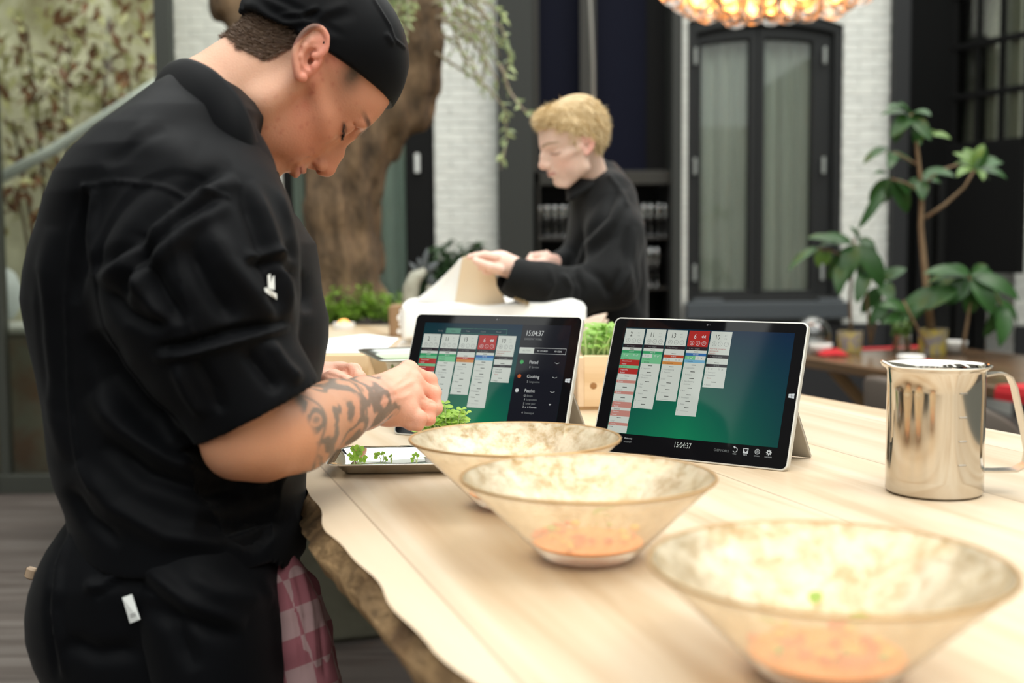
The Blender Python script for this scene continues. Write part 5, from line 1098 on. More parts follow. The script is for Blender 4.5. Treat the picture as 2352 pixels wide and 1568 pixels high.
def head_mesh(h, neck, neck_r=(56, 60), ear_back=12, ear_y=0, thin=1.0, flare=22, ez=0):
    f = Field((-125, -100, -190), (135, 100, 145), h)
    f.add(ell_f((-6, 0, 45), (96, 76, 87))).add(ell_f((40, 0, 45), (53, 59, 46)), 12).add(ell_f((36, 0, -26), (53, 55, 66)), 22)
    f.add(ell_f((64, 0, -54), (29, 27, 25)), 18).add(ell_f((71, 0, -90), (18, 22, 17)), 16)
    for s in (-1, 1):
        f.add(cone_f((8, s*53, -58), (62, s*20, -94), 14, 13), 18).add(cone_f((0, s*58, -8), (8, s*53, -58), 14, 14), 18)
        f.add(ell_f((50, s*42.5, -9), (24, 17.5*thin, 17)), 14).add(cone_f((46, s*52, -5), (8, s*62, -3), 7, 7), 16).add(ell_f((42, s*36, -42), (32, 21*thin, 34)), 16)
        f.add(cone_f((86, s*9, 30), (76, s*40, 33), 8, 7), 12)
        f.cut(ell_f((96, s*31, 11+ez), (20, 17, 11)), 12)
        f.add(ell_f((67.5, s*32, 10+ez), (13.0, 14.0, 12.4)), 5)       # eyelid over the eyeball
        f.cut(cone_f((82.5, s*19, 5.0+ez), (80.5, s*33, 1.5+ez), .8, 1.0), 1.2).cut(cone_f((80.5, s*33, 1.5+ez), (72, s*46, 5.5+ez), 1.0, .8), 1.2)
        f.cut(cone_f((81, s*21, 17+ez), (80, s*34, 19.5+ez), .9, 1.1), 2.5).cut(cone_f((80, s*34, 19.5+ez), (71, s*47, 15+ez), 1.1, .8), 2.5)
    f.add(cone_f((86, 0, 26), (97, 0, 4), 7, 7.5), 10).add(cone_f((97, 0, 4), (107, 0, -18), 7.5, 8.5), 8).add(ell_f((107.5, 0, -22), (10, 9.5, 9)), 5).add(cone_f((82, 0, 2), (92, 0, -22), 13, 15), 10)
    f.add(cone_f((106, 0, -29), (94, 0, -35), 5, 6), 5)
    for s in (-1, 1):
        f.add(ell_f((95, s*13, -27), (10.5, 6.5, 8)), 4); f.cut(ell_f((100, s*7, -35), (5.5, 3.4, 4.5)), 2)
        f.cut(cone_f((90, s*20, -28), (82, s*31, -46), 1.2, 1.6), 6)
        f.add(cone_f((95.0, s*4, -50), (82, s*24, -55), 4.4, 2.4), 4).add(cone_f((93.2, s*2, -60.5), (82, s*22, -56.5), 5.6, 2.8), 5)
        f.cut(cone_f((100.5, 0, -54.8), (83, s*25, -55.5), .8, .8), 1.2)
    f.cut(ell_f((99, 0, -73.5), (9, 18, 5)), 8); f.cut(cone_f((103, 0, -36), (102, 0, -46), 2.0, 2.6), 4)
    a, b = neck; a0 = (-24, 0, -18)
    f.add(cone_f(a0, a, neck_r[0], neck_r[0]), 16).add(cone_f(a, b, neck_r[0], neck_r[1]), 10)
    # ears
    tb = math.radians(ear_back); fl = math.radians(flare)
    for s in (-1, 1):
        ez = np.array([-math.sin(tb), 0, math.cos(tb)]); ex = np.array([math.cos(tb)*math.cos(fl), -s*math.sin(fl), math.sin(tb)*math.cos(fl)]); ey = np.cross(ez, ex)*1.0
        if ey[1]*s < 0: ey = -ey
        O = np.array([-10, s*(73+ear_y), 3.0]); E = lambda x, z, y=0: O+ex*x+ez*z+ey*y
        R_ = np.stack([ex, ey, ez])
        f.add(ell_f(O+ez*4+ey*-1-ex*2, (17, 4.0, 31), R_), 3); f.add(ell_f(E(0, 18, 1), (16, 3.4, 15), R_), 2); f.add(ell_f(O+ex*5-ey*4, (11, 8, 20), R_), 5)
        f.cut(ell_f(E(3, -2, 4), (9, 7, 12), R_), 2.5)
        hx = [(5, 3, 1), (11, 10, 2), (13, 20, 2.5), (8, 29, 3), (-3, 33, 3.5), (-13, 28, 4), (-18, 15, 4.5), (-18, 0, 4), (-14, -13, 3), (-7, -23, 1.5), (0, -29, 0), (6, -24, -1)]
        for _ in (0, 1):
            h2 = [hx[0]]
            for i in range(len(hx)-1): a_, b_ = np.array(hx[i]), np.array(hx[i+1]); h2 += [tuple(a_*.75+b_*.25), tuple(a_*.25+b_*.75)]
            hx = h2+[hx[-1]]
        for i in range(len(hx)-1):
            rr = 3.3+1.3*ss(.6, .8, i/len(hx)); f.add(cone_f(E(hx[i][0], hx[i][1], hx[i][2]), E(hx[i+1][0], hx[i+1][1], hx[i+1][2]), rr, rr), 1.5)
        ah = [(3, 22, 1), (-5, 15, 2), (-9, 5, 2.5), (-8, -7, 2), (-3, -14, 1)]
        for i in range(len(ah)-1): f.add(cone_f(E(*ah[i]), E(*ah[i+1]), 2.8, 2.8), 2.5)
        f.add(ell_f(E(10, -5, 1), (4, 3.5, 6), R_), 2); f.cut(ell_f(E(5.5, -3, -3), (3.5, 6, 4), R_), 1)
    return f.mesh()
def skin_cols(L, base, ear=(.74, .26, .20), hair=None, brows=(.10, .06, .04), spots=1.0, ez=0):
    x, y, z = L[:, 0], np.abs(L[:, 1]), L[:, 2]; n = vnoise(L, .05, 3); n2 = vnoise(L, .22, 9)
    C = np.tile(np.array(base), (len(L), 1)); 
    def mix(m, c): m = np.clip(m, 0, 1)[:, None]; C[:] = C*(1-m)+np.array(c)*m
    red = (base[0]*1.02, base[1]*.72, base[2]*.66)
    mix(.55*np.exp(-(((x-58)/34)**2+((y-50)/26)**2+((z+30)/30)**2))+.12*n, red)
    mix(.55*np.exp(-(((x-105)/16)**2+(y/14)**2+((z+24)/14)**2)), red)
    mix(spots*.38*ss(-.1, .9, n2*.6+n)*np.exp(-(((x-35)/38)**2+((z+25)/38)**2))*ss(25, 45, y), (base[0]*.92, base[1]*.55, base[2]*.55))
    if spots > .9:
        rs = np.random.RandomState(4)
        for _ in range(75):
            c_ = (rs.uniform(-55, 88), rs.uniform(-85, 35)); d_ = np.hypot(x-c_[0], z-c_[1]); mix(rs.uniform(.25, .6)*np.exp(-(d_/rs.uniform(1.3, 2.6))**2)*ss(20, 35, y), (base[0]*.68, base[1]*.40, base[2]*.42))
    e = ss(68, 80, y+ .0*x)*ss(-45, -25, z)*ss(48, 38, z)*ss(22, 12, x); mix(.75*e, ear)
    lip = np.exp(-((z+55)/6.5)**4)*ss(80, 86, x)*ss(27, 20, y); mix(.65*lip, (.55, .20, .17))
    mix(.85*np.exp(-((z+54.8)/1.3)**2)*ss(80, 84, x)*ss(26, 21, y), (.22, .06, .05))
    bz = 31+.35*ez+5*np.sin(np.clip((y-8)/46, 0, 1)*2.4); bm = np.exp(-((z-bz)/(5.2-.045*y))**4)*ss(5, 10, y)*ss(58, 48, y)*ss(35, 45, x); mix(.95*bm*(.85+.15*n2), brows)
    sl = ez+5-3.5*np.sin(np.clip((y-19)/27, 0, 1)*math.pi); mix(.9*np.exp(-((z-sl)/2.0)**2)*ss(17, 20, y)*ss(51, 47, y)*ss(45, 52, x), (.03, .018, .015))
    mix(.35*np.exp(-((z-sl+3)/3.5)**2)*ss(17, 20, y)*ss(51, 47, y)*ss(45, 52, x), red)
    mix(.8*np.exp(-(((x-100)/6)**2+((y-7)/3.6)**2+((z+35)/3.5)**2)), (.12, .04, .03))
    if hair is not None:
        m, hc = hair(x, y, z, n2); mix(m, hc)
    return C
class Human:
    def __init__(s, name, label, cat, loc): s.t = thing(name, label, cat, loc); s.Vs = []; s.Qs = []; s.Cs = []
    def put(s, V, Q, C): b = sum(len(v) for v in s.Vs); s.Vs.append(V); s.Qs.append(Q+b); s.Cs.append(C)
    def body(s, m): return mesh_obj('body', np.concatenate(s.Vs), np.concatenate(s.Qs), m, s.t, True, col=np.concatenate(s.Cs))
def skinm(name): return mat(name, (.6, .4, .3), .46, spec=.35, sub=.18, attr=True, bump=.12, bscale=420)
def pts3(L): return [(P(a, b, Y), r) for a, b, Y, r in L]
def chain(f, L, k): 
    q = pts3(L)
    for i in range(len(q)-1): f.add(cone_f(q[i][0], q[i+1][0], q[i][1], q[i+1][1]), k)
M_cloth = mat('black_chef_cloth', (.0020, .0023, .0032), .55, sheen=.03, bump=.10, bscale=1400, spec=.08)
def loft_f(tab, yc, bz):        # tab rows: py, left px, right px at depth yc(py); bz half thickness in depth
    rows = []
    for py, l, r in tab:
        Y = yc(py); Yn = Y-bz(py)*.30; a, b = P(l, py, Yn), P(r, py, Yn); rows.append(((a.z+b.z)/2, (a.x+b.x)/2, abs(b.x-a.x)/2, Y, bz(py)))
    rows.sort(); zz = np.array([r[0] for r in rows]); cx = np.array([r[1] for r in rows]); ra = np.array([r[2] for r in rows]); yy = np.array([r[3] for r in rows]); rb = np.array([r[4] for r in rows])
    def f(x, y, z):
        zc = z[0, 0, :] if z.ndim == 3 else z; g = lambda v: np.interp(zc, zz, v)[None, None, :]
        A, B = g(ra), g(rb); n = (np.abs((x-g(cx))/A)**2.3+np.abs((y-g(yy))/B)**2.3)**(1/2.3)
        d = (n-1)*np.minimum(A, B); return np.maximum(d, np.maximum(z-zz[-1], zz[0]-z))
    return f, np.array([(cx-ra).min(), (yy-rb).min(), zz[0]], np.float32), np.array([(cx+ra).max(), (yy+rb).max(), zz[-1]], np.float32)

# ---------------- the chef
RC = np.array([[.4512, -.3595, .8168], [.2177, .9320, .2899], [-.8655, .0471, .4987]]); PC = np.array([-.259, 1.421, 1.448]); HS = 1.05
def to_l(R_, p0, w_): return tuple((R_.T @ (np.array(tuple(w_))-p0)*1000).tolist())
chef = Human('person', 'young chef in black jacket and black cap bending over the table, tattooed forearm', 'person', (-.40, 1.36, 0))
nb1, nb2 = [tuple(q/HS for q in to_l(RC, PC, w_)) for w_ in (P(468, 252, 1.375), P(435, 330, 1.36))]
V, Q = head_mesh(1.5, (nb1, nb2), (53, 52), ear_back=24, ear_y=5, thin=.86, flare=3, ez=9)
L0 = V.copy()
WP = [((90, 0, 22), (1, 0, -10)), ((97, 0, 38), (-4, 0, -9)), ((96, 0, 70), (-9, 0, -3)), ((113, 0, -20), (-1, 0, 0)), ((97, 0, -34), (3, 0, -1)), ((89, 0, -86), (5, 0, 6)), ((0, -72, 0), (-3, 0, 4)), ((-18, -80, 30), (-8, 0, 2)), ((0, -74, -30), (1, 0, 12)), ((72, -46, 8), (5, -2, -6)), ((82, -25, -54), (5, 0, 5)), ((92, -17, -28), (4, 0, -7)), ((70, -50, 30), (4, -3, -3)), ((98, 0, -50), (0, 0, 3)), ((97, 0, -60), (-1, 0, 3))]
def lwarp(V, WP, sy=1):
    ws = .30; dp = 0
    for c_, o_ in WP: c_ = np.array(c_)*(1, sy, 1); o_ = np.array(o_)*(1, sy, 1); k_ = np.exp(-((V-c_)**2).sum(1)/22.0**2)[:, None]; dp = dp+k_*o_; ws = ws+k_
    return (V+dp/ws).astype(np.float32)
V = lwarp(V, WP)
def chef_hair(x, y, z, n):
    low = -52+np.clip((y-45)/25, 0, 1)*40+5*n
    back = ss(-6, 6, z-low)*ss(-20, -34, x)*ss(60, 30, z)
    side = 1.2*np.exp(-(((x-27+.3*(z-40))/13)**2+((z-42)/17)**2))*ss(40, 60, y)*(.85+.1*n)
    return np.maximum(back*.92, side), (.085, .052, .036)
C = skin_cols(L0, (.54, .245, .15), hair=chef_hair, spots=1.0, ez=9, brows=(.05, .03, .02))
pn = (ss(20, -40, L0[:, 0]+.4*L0[:, 2])*ss(.93, .6, C[:, 0]))[:, None]*.75*(C[:, :1] > .35); C = C*(1-pn)+np.array((.62, .37, .255))*pn  # neck and back of head paler: light falling there put into the skin colour
chef.put((V @ RC.T.astype(np.float32)*.001*HS+PC.astype(np.float32)).astype(np.float32), Q, C)
# torso core, arms and hands of the body
f = Field((-.70, 1.02, .80), (-.05, 1.70, 1.46), .0019)
chain(f, [(430, 300, 1.30, .05), (390, 480, 1.325, .09), (390, 700, 1.33, .11), (400, 950, 1.33, .11), (400, 1190, 1.33, .11)], .05)
chain(f, [(430, 380, 1.30, .05), (500, 440, 1.25, .048), (500, 700, 1.19, .045), (530, 930, 1.165, .040), (545, 1015, 1.16, .032)], .02)      # right arm
chain(f, [(548, 1015, 1.16, .031), (600, 1008, 1.185, .040), (680, 988, 1.225, .0415), (770, 948, 1.29, .034), (835, 925, 1.345, .0275), (868, 918, 1.375, .0255)], .02)
chain(f, [(470, 480, 1.45, .045), (560, 700, 1.50, .042), (600, 860, 1.53, .038), (690, 885, 1.55, .030), (735, 876, 1.56, .026)], .02)   # left arm
f.add(ell_f(P(542, 1040, 1.16), (.024, .024, .020)), .015)
H = dict(index=[(938, 850, 1.450, .0100), (985, 873, 1.468, .0092), (999, 902, 1.462, .0082), (990, 926, 1.452, .0074)], middle=[(948, 878, 1.436, .0102), (993, 905, 1.448, .0094), (1001, 937, 1.442, .0084), (985, 953, 1.436, .0075)],
         ring=[(946, 908, 1.420, .0100), (985, 937, 1.426, .0090), (985, 962, 1.420, .0082), (966, 966, 1.417, .0074)], pinky=[(932, 936, 1.404, .0092), (962, 960, 1.404, .0080), (960, 976, 1.402, .0072), (944, 976, 1.402, .0066)])
for k, L in H.items():
    q = pts3([(872, 905+(L[0][1]-890)*.35, 1.385+(L[0][2]-1.425)*.5, .0135)]+L)
    f.add(cone_f(q[0][0], q[1][0], .0150, .0112), .016)
    for i in range(1, 4): f.add(cone_f(q[i][0], q[i+1][0], q[i][1], q[i+1][1]), .0035 if i > 1 else .006)
    f.add(ell_f(q[1][0], (.0112, .0112, .0112)), .006); f.add(ell_f(q[2][0], (.0102, .0102, .0102)), .004)
f.add(ell_f(P(900, 925, 1.425), (.030, .026, .023)), .014); f.add(ell_f(P(895, 950, 1.40), (.028, .016, .016)), .014)
chain(f, [(880, 925, 1.42, .015), (925, 945, 1.470, .0125), (968, 950, 1.490, .0100), (996, 940, 1.478, .0085)], .008)   # thumb
G = dict(index=[(778, 850, 1.555, .0105), (808, 850, 1.535, .0095), (822, 868, 1.525, .0085), (806, 884, 1.525, .0078)], middle=[(785, 850, 1.575, .0105), (814, 850, 1.56, .0095), (826, 866, 1.545, .0085), (812, 884, 1.54, .0078)],
         ring=[(788, 853, 1.595, .010), (814, 855, 1.585, .009), (822, 870, 1.57, .008), (808, 884, 1.56, .0075)], pinky=[(786, 860, 1.612, .009), (806, 864, 1.605, .008), (812, 876, 1.595, .0072), (800, 886, 1.585, .007)])
for k, L in G.items():
    q = pts3([(742, 872+(L[0][1]-850)*.3, 1.565+(L[0][2]-1.58)*.5, .0135)]+L); f.add(cone_f(q[0][0], q[1][0], .0150, .0115), .014)
    for i in range(1, 4): f.add(cone_f(q[i][0], q[i+1][0], q[i][1], q[i+1][1]), .0032)
chain(f, [(735, 885, 1.545, .0165), (768, 876, 1.52, .0145), (795, 882, 1.505, .0105), (816, 898, 1.50, .0088)], .008)
f.add(ell_f(P(752, 886, 1.55), (.026, .022, .018)), .012)
V, Q = f.mesh()
px, py = proj_np(V)
V = folds(V, Q, [([(868, 905), (905, 885), (945, 845)], 7, 1.3, 'r'), ([(872, 915), (910, 895), (955, 872)], 6, 1.5, 'r'), ([(875, 925), (915, 915), (950, 903)], 6, 1.2, 'r'), ([(895, 890), (912, 905), (905, 925)], 4, .8, 'r'), ([(880, 875), (915, 870), (935, 860)], 5, -.8, 'r'),
    ([(972, 890), (960, 860)], 4, -1.0, 'r'), ([(985, 922), (1008, 926)], 5, -1.6, 'r'), ([(965, 915), (985, 920)], 4, -.8, 'r'), ([(795, 842), (802, 868)], 3, -1.2, 'r'), ([(812, 846), (806, 872)], 3, -1.0, 'r'), ([(745, 858), (778, 866), (800, 890)], 4, -1.2, 'r')])
n = vnoise(V, 38, 4); n2 = vnoise(V, 130, 5)
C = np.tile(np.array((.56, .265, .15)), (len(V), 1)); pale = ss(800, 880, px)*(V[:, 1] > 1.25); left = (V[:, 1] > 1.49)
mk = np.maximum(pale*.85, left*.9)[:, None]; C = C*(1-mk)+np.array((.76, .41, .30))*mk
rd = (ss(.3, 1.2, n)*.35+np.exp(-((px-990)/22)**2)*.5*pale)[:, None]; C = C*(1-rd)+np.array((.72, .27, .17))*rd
# tattoo on the right forearm: rounded scroll lines inside a banded area, drawn around the arm
Ef, Wf = np.array(P(528, 1015, 1.16)), np.array(P(868, 918, 1.375)); dd = Wf-Ef; Lf = np.linalg.norm(dd); dd /= Lf
rel = V-Ef; t = (rel@dd); e1 = np.cross(dd, (0, 0, 1)); e1 /= np.linalg.norm(e1); e2 = np.cross(e1, dd); ang = np.arctan2(rel@e2, rel@e1)*.036
u, v = t, ang
w1 = vnoise(V, 34, 21); w2 = vnoise(V, 60, 22); fl_ = 4.4*w1+1.6*w2
ln_ = ss(.80, .52, np.abs(np.sin(fl_)))*ss(-1.1, -.6, w2)+.9*ss(.9, 1.15, w1+.4*w2)
bd = np.exp(-((u-(.075+.008*np.sin(v*120)))/.0022)**2)+np.exp(-((u-(.165+.5*v*.3))/.003)**2)
area = ss(.058, .070, u+.006*np.sin(v*90))*ss(.262, .246, u+.006*np.sin(v*110))*(np.linalg.norm(rel-t[:, None]*dd, axis=1) < .075)*(V[:, 1] < 1.47)
tm = (area*np.clip(ln_+bd, 0, 1)*.80)[:, None]; C = C*(1-tm)+np.array((.085, .09, .08))*tm
tm = (area*.22)[:, None]; C = C*(1-tm)+np.array((.22, .20, .16))*tm
chef.put(V, Q, C); chef.body(skinm('chef_skin'))
# stubble of hair under the cap
def strands(name, parent, m, roots, fn, L, w_, seed):
    R_ = np.random.RandomState(seed); n = len(roots); d = fn(roots, R_); d /= np.linalg.norm(d, axis=1)[:, None]; s_ = np.cross(d, R_.normal(size=(n, 3))); s_ /= np.linalg.norm(s_, axis=1)[:, None]
    Ls = (L*R_.uniform(.6, 1.25, n))[:, None]; bend = R_.normal(size=(n, 3))*.18
    a = roots; b = roots+d*Ls*.55; c = roots+(d+bend)/np.linalg.norm(d+bend, axis=1)[:, None]*Ls
    V = np.stack([a-s_*w_, a+s_*w_, b-s_*w_*.7, b+s_*w_*.7, c-s_*w_*.15, c+s_*w_*.15], 1).reshape(-1, 3); i = np.arange(n)[:, None]*6
    Fq = np.concatenate([i+np.array([[0, 1, 3, 2]]), i+np.array([[2, 3, 5, 4]])]); return mesh_obj(name, V.astype(np.float32), Fq, m, parent, True)
hl, hq = chef.Vs[0], chef.Qs[0]; Lc = (hl-PC)@RC*1000/HS; Nl = vnormals(hl, hq)
m, _ = chef_hair(Lc[:, 0], np.abs(Lc[:, 1]), Lc[:, 2], 0*Lc[:, 0]); ids = np.where((m > .55) & (Lc[:, 0] < -15) & ((np.abs(Lc[:, 1]) < 71) | (Lc[:, 0] < -46)))[0]; ids = np.random.RandomState(1).choice(ids, 12000)
dn = RC @ np.array([-.55, 0, -.83])
strands('hair', chef.t, mat('short_brown_hair', (.15, .098, .066), .55), hl[ids], lambda r, R_: Nl[ids]*.42+dn+R_.normal(size=(len(ids), 3))*.15, .0075, .00036, 2)
lm = []
for s_ in np.linspace(20, 48, 60): lm.append((78 if s_ < 34 else 78-(s_-34)*.55, -s_, 9+4-3.5*math.sin((s_-19)/27*math.pi)-3))
lm = np.array(lm); idx_ = [int(((Lc-q_)**2).sum(1).argmin()) for q_ in lm]; rt = np.repeat(hl[idx_], 3, 0)
strands('eyelashes', chef.t, mat('dark_lash', (.02, .013, .01), .5), rt, lambda r, R_: np.repeat(Nl[idx_], 3, 0)*.9+RC @ np.array([.3, 0, -.75])+R_.normal(size=(len(rt), 3))*.15, 0.0058, .0003, 3)
# cap
f = Field((-130, -112, -42), (125, 112, 165), 2.0)
f.add(ell_f((-14, 0, 44), (107, 83, 92))).add(ell_f((3, 0, 62), (75, 80, 73)), 14)
rim = lambda x: 32+.56*x
X_, Y_, Z_ = f.ax[0][:, None, None], f.ax[1][None, :, None], f.ax[2][None, None, :]
f.F = np.maximum(f.F, (rim(X_)+0*Y_-Z_)*.85)
V, Q = f.mesh(); V = relax(V, Q, 2, .4); x, y, z = V.T; N = vnormals(V, Q); rl = z-rim(x)
gath = ss(28, 4, rl)*ss(-8, -30, x)*1.7*np.sin(x*.38+np.sin(y*.12)*1.5+y*.30)+ss(34, 24, rl)*ss(17, 24, rl)*ss(-8, -30, x)*-2.0
V = V+N*(gath+.9*vnoise(V, .035, 6)*ss(0, 30, rl))[:, None]
V = folds((V @ RC.T*.001*HS+PC).astype(np.float32), Q, [([(640, 40), (700, 35), (735, 20)], 8, 2.5, 'x'), ([(720, 60), (745, 30), (800, 8)], 12, 2.0, 'r'), ([(858, 0), (895, 60), (905, 90), (930, 110)], 3, -2.2, 's'), ([(885, 75), (905, 105)], 6, 2.5, 'r'), ([(700, 30), (760, 45), (820, 30)], 14, 1.5, 'v')])
mesh_obj('cap', V.astype(np.float32), Q, M_cloth, chef.t, True)
# jacket
JT = [(172, 392, 500), (200, 345, 545), (230, 308, 575), (260, 272, 590), (300, 222, 572), (350, 170, 570), (400, 132, 578), (450, 108, 610), (500, 88, 656), (560, 62, 698), (620, 46, 708), (680, 40, 714), (740, 50, 731), (800, 64, 731), (860, 80, 720), (920, 92, 706), (980, 100, 684), (1040, 106, 678), (1100, 120, 674), (1160, 148, 672), (1220, 160, 674), (1310, 165, 674)]
yc = lambda py: 1.34
bz = lambda py: float(np.interp(py, [172, 210, 260, 330, 420, 600, 900, 1300], [.055, .085, .125, .165, .185, .175, .165, .175]))
f = Field((-.72, 1.00, .80), (-.08, 1.62, 1.49), .0030); f.add(loft_f(JT, yc, bz))
for L, k in (([(494, 405, 1.27, .066), (482, 520, 1.22, .080), (458, 640, 1.195, .092), (470, 740, 1.185, .084), (500, 830, 1.175, .070)], .035), ([(500, 440, 1.45, .07), (570, 650, 1.49, .072), (600, 800, 1.52, .065), (640, 870, 1.54, .055)], .04)):
    chain(f, L, k)
zh = P(400, 1300, 1.25).z
A_, B_ = P(500, 785, 1.172), P(590, 946, 1.178); f.add(cone_f(A_, P(606, 975, 1.18), .071, .071), .006)
ax_ = (B_-A_).normalized(); nx_, ny_, nz_ = ax_
X_, Y_, Z_ = f.ax[0][:, None, None], f.ax[1][None, :, None], f.ax[2][None, None, :]
# cut the cuff opening and hollow it
pl_ = (X_-B_.x)*nx_+(Y_-B_.y)*ny_+(Z_-B_.z)*nz_; rad = np.sqrt(np.maximum((X_-B_.x)**2+(Y_-B_.y)**2+(Z_-B_.z)**2-pl_**2, 0))
near = (rad < .09) & (pl_ > -.02) & (Y_ < 1.262)
f.F = np.where(near, np.maximum(f.F, np.where(pl_ > -.022, pl_, -1)), f.F)
f.F = np.maximum(f.F, -np.maximum(np.maximum(rad-.0640, -pl_-.05), -(1.262-Y_) if False else (Y_-1.262)))
hem = np.interp(f.ax[0], [P(150, 1100, 1.3).x, P(300, 1100, 1.25).x, P(620, 1100, 1.25).x, P(692, 1100, 1.36).x], [P(150, 1172, 1.36).z, P(300, 1296, 1.22).z, P(600, 1306, 1.22).z, P(690, 1274, 1.36).z])[:, None, None]
f.F = np.maximum(f.F, hem-Z_+0*Y_)
V, Q = f.mesh(); print('jacket', len(V))
JF = [([(190, 430), (260, 415), (350, 425), (520, 455)], 4, -3.0, 's'), ([(192, 425), (165, 520), (150, 700), (160, 900), (180, 1060), (215, 1120)], 4, -2.4, 's'), ([(205, 430), (205, 520), (200, 640)], 14, 9, 'x'), ([(180, 440), (185, 560), (170, 700)], 18, -7, 'r'),
      ([(390, 450), (400, 560), (425, 700), (440, 770)], 4, -2.2, 's'), ([(540, 395), (450, 440), (350, 520), (270, 600), (215, 640)], 26, 14, 'x'), ([(520, 455), (420, 520), (330, 600), (290, 700)], 22, 11, 'x'),
      ([(325, 520), (330, 600), (380, 690), (420, 745)], 22, -13, 'r'), ([(300, 600), (350, 690), (400, 760)], 20, 10, 'r'), ([(470, 500), (520, 600), (600, 700), (640, 740)], 26, 9, 'r'), ([(560, 420), (600, 520), (640, 640), (650, 740)], 22, 9, 'x'), ([(430, 560), (480, 660), (540, 740)], 22, -9, 'r'),
      ([(220, 640), (290, 720), (340, 745), (400, 740)], 16, -10, 'r'), ([(355, 800), (430, 790), (530, 760), (650, 738)], 8, -12, 'r'), ([(350, 824), (450, 810), (560, 780), (665, 750)], 8, 9, 'r'), ([(400, 835), (430, 900), (470, 960)], 15, 8, 'r'), ([(450, 820), (490, 890), (510, 950)], 13, -7, 'r'), ([(560, 800), (600, 850), (640, 900)], 16, -8, 'r'), ([(610, 780), (650, 840), (690, 880)], 14, 7, 'r'),
      ([(120, 520), (100, 700), (120, 900), (150, 1060)], 24, 8, 'r'), ([(90, 620), (100, 780), (118, 920)], 12, -5, 'r'), ([(220, 760), (260, 860), (330, 940), (400, 1000)], 30, -16, 'r'), ([(210, 900), (280, 980), (380, 1050), (480, 1100)], 28, 13, 'r'), ([(240, 1010), (340, 1090), (480, 1130), (560, 1120)], 24, -12, 'r'), ([(560, 1130), (620, 1100), (690, 1040)], 22, 10, 'r'), ([(180, 1060), (260, 1160), (380, 1230), (520, 1250)], 26, 10, 'r'), ([(150, 1120), (200, 1190), (280, 1250)], 16, -8, 'r'), ([(450, 1200), (560, 1220), (680, 1190)], 24, -9, 'r'),
      ([(640, 420), (670, 520), (690, 620)], 10, 5, 'r'), ([(300, 300), (360, 340), (450, 360)], 40, 6, 'r'), ([(240, 380), (300, 340), (380, 300)], 16, -4, 'r'), ([(560, 600), (640, 590), (700, 640)], 14, 7, 'x'), ([(650, 560), (690, 640), (705, 720)], 18, -8, 'r')]
V = folds(V, Q, JF, 1.0); V = V+vnormals(V, Q)*(vnoise(V, 14, 8)*.0016)[:, None]
V = relax(V.astype(np.float32), Q, 1, .4); jk = mesh_obj('chef_jacket', V.astype(np.float32), Q, M_cloth, chef.t, True)
# standing collar
mb = MB(); top = [(410, 143, 1.300), (440, 140, 1.255), (492, 165, 1.222), (538, 213, 1.208), (568, 268, 1.208), (586, 325, 1.222), (602, 378, 1.245), (626, 428, 1.30), (630, 400, 1.36), (610, 320, 1.39), (580, 230, 1.39), (520, 175, 1.375), (450, 146, 1.345)]
bot = [(360, 198, 1.305), (385, 215, 1.24), (440, 245, 1.195), (500, 305, 1.175), (545, 365, 1.178), (575, 425, 1.20), (604, 462, 1.24), (642, 485, 1.30), (640, 450, 1.38), (600, 360, 1.42), (560, 290, 1.42), (480, 220, 1.41), (400, 196, 1.37)]
bot = [(a, b, Y+(.042 if Y < 1.32 else -.01)) for a, b, Y in bot]; top = [(a, b, Y+.028) for a, b, Y in top]
def cring(u, v):
    n_ = len(top); s_ = u*n_; i = int(s_) % n_; t_ = s_-int(s_); cr4 = lambda A: [A[(i+k-1) % n_] for k in range(4)]
    def cat(A): 
        p = [P(*q) for q in cr4(A)]; return .5*((2*p[1])+(p[2]-p[0])*t_+(2*p[0]-5*p[1]+4*p[2]-p[3])*t_**2+(3*p[1]-p[0]-3*p[2]+p[3])*t_**3)
    a, b = cat(top), cat(bot); c_ = P(480, 300, 1.34); q = a.lerp(b, v); o_ = (q-c_).normalized()*(.006*math.sin(v*math.pi)); return q+o_
mb.grid(cring, 72, 10); mb.build('collar', M_cloth, chef.t, smooth=True, solid=.006)
# embroidered mark on the sleeve
def on_surface(V, pxy, tol=6):
    a, b = proj_np(V); m_ = np.hypot(a-pxy[0], b-pxy[1]) < tol; q = V[m_]; return q[q[:, 1].argmin()] if m_.any() else None
mk = MB(); Mw = mat('white_thread', (.75, .77, .75), .6)
def stitch(poly):
    out = []
    for a, b in poly:
        q = on_surface(V, (a, b), 9); Yq = q[1]-.0012; out.append(P(a, b, Yq))
    mk.add(out, [tuple(range(len(out)))])
stitch([(615, 632), (621, 628), (623, 664), (616, 662)]); stitch([(622, 650), (626, 636), (630, 632), (631, 665), (623, 664)]); stitch([(607, 662), (612, 660), (636, 675), (636, 688), (628, 683), (610, 670)])
mk.build('sleeve_emblem', Mw, chef.t)
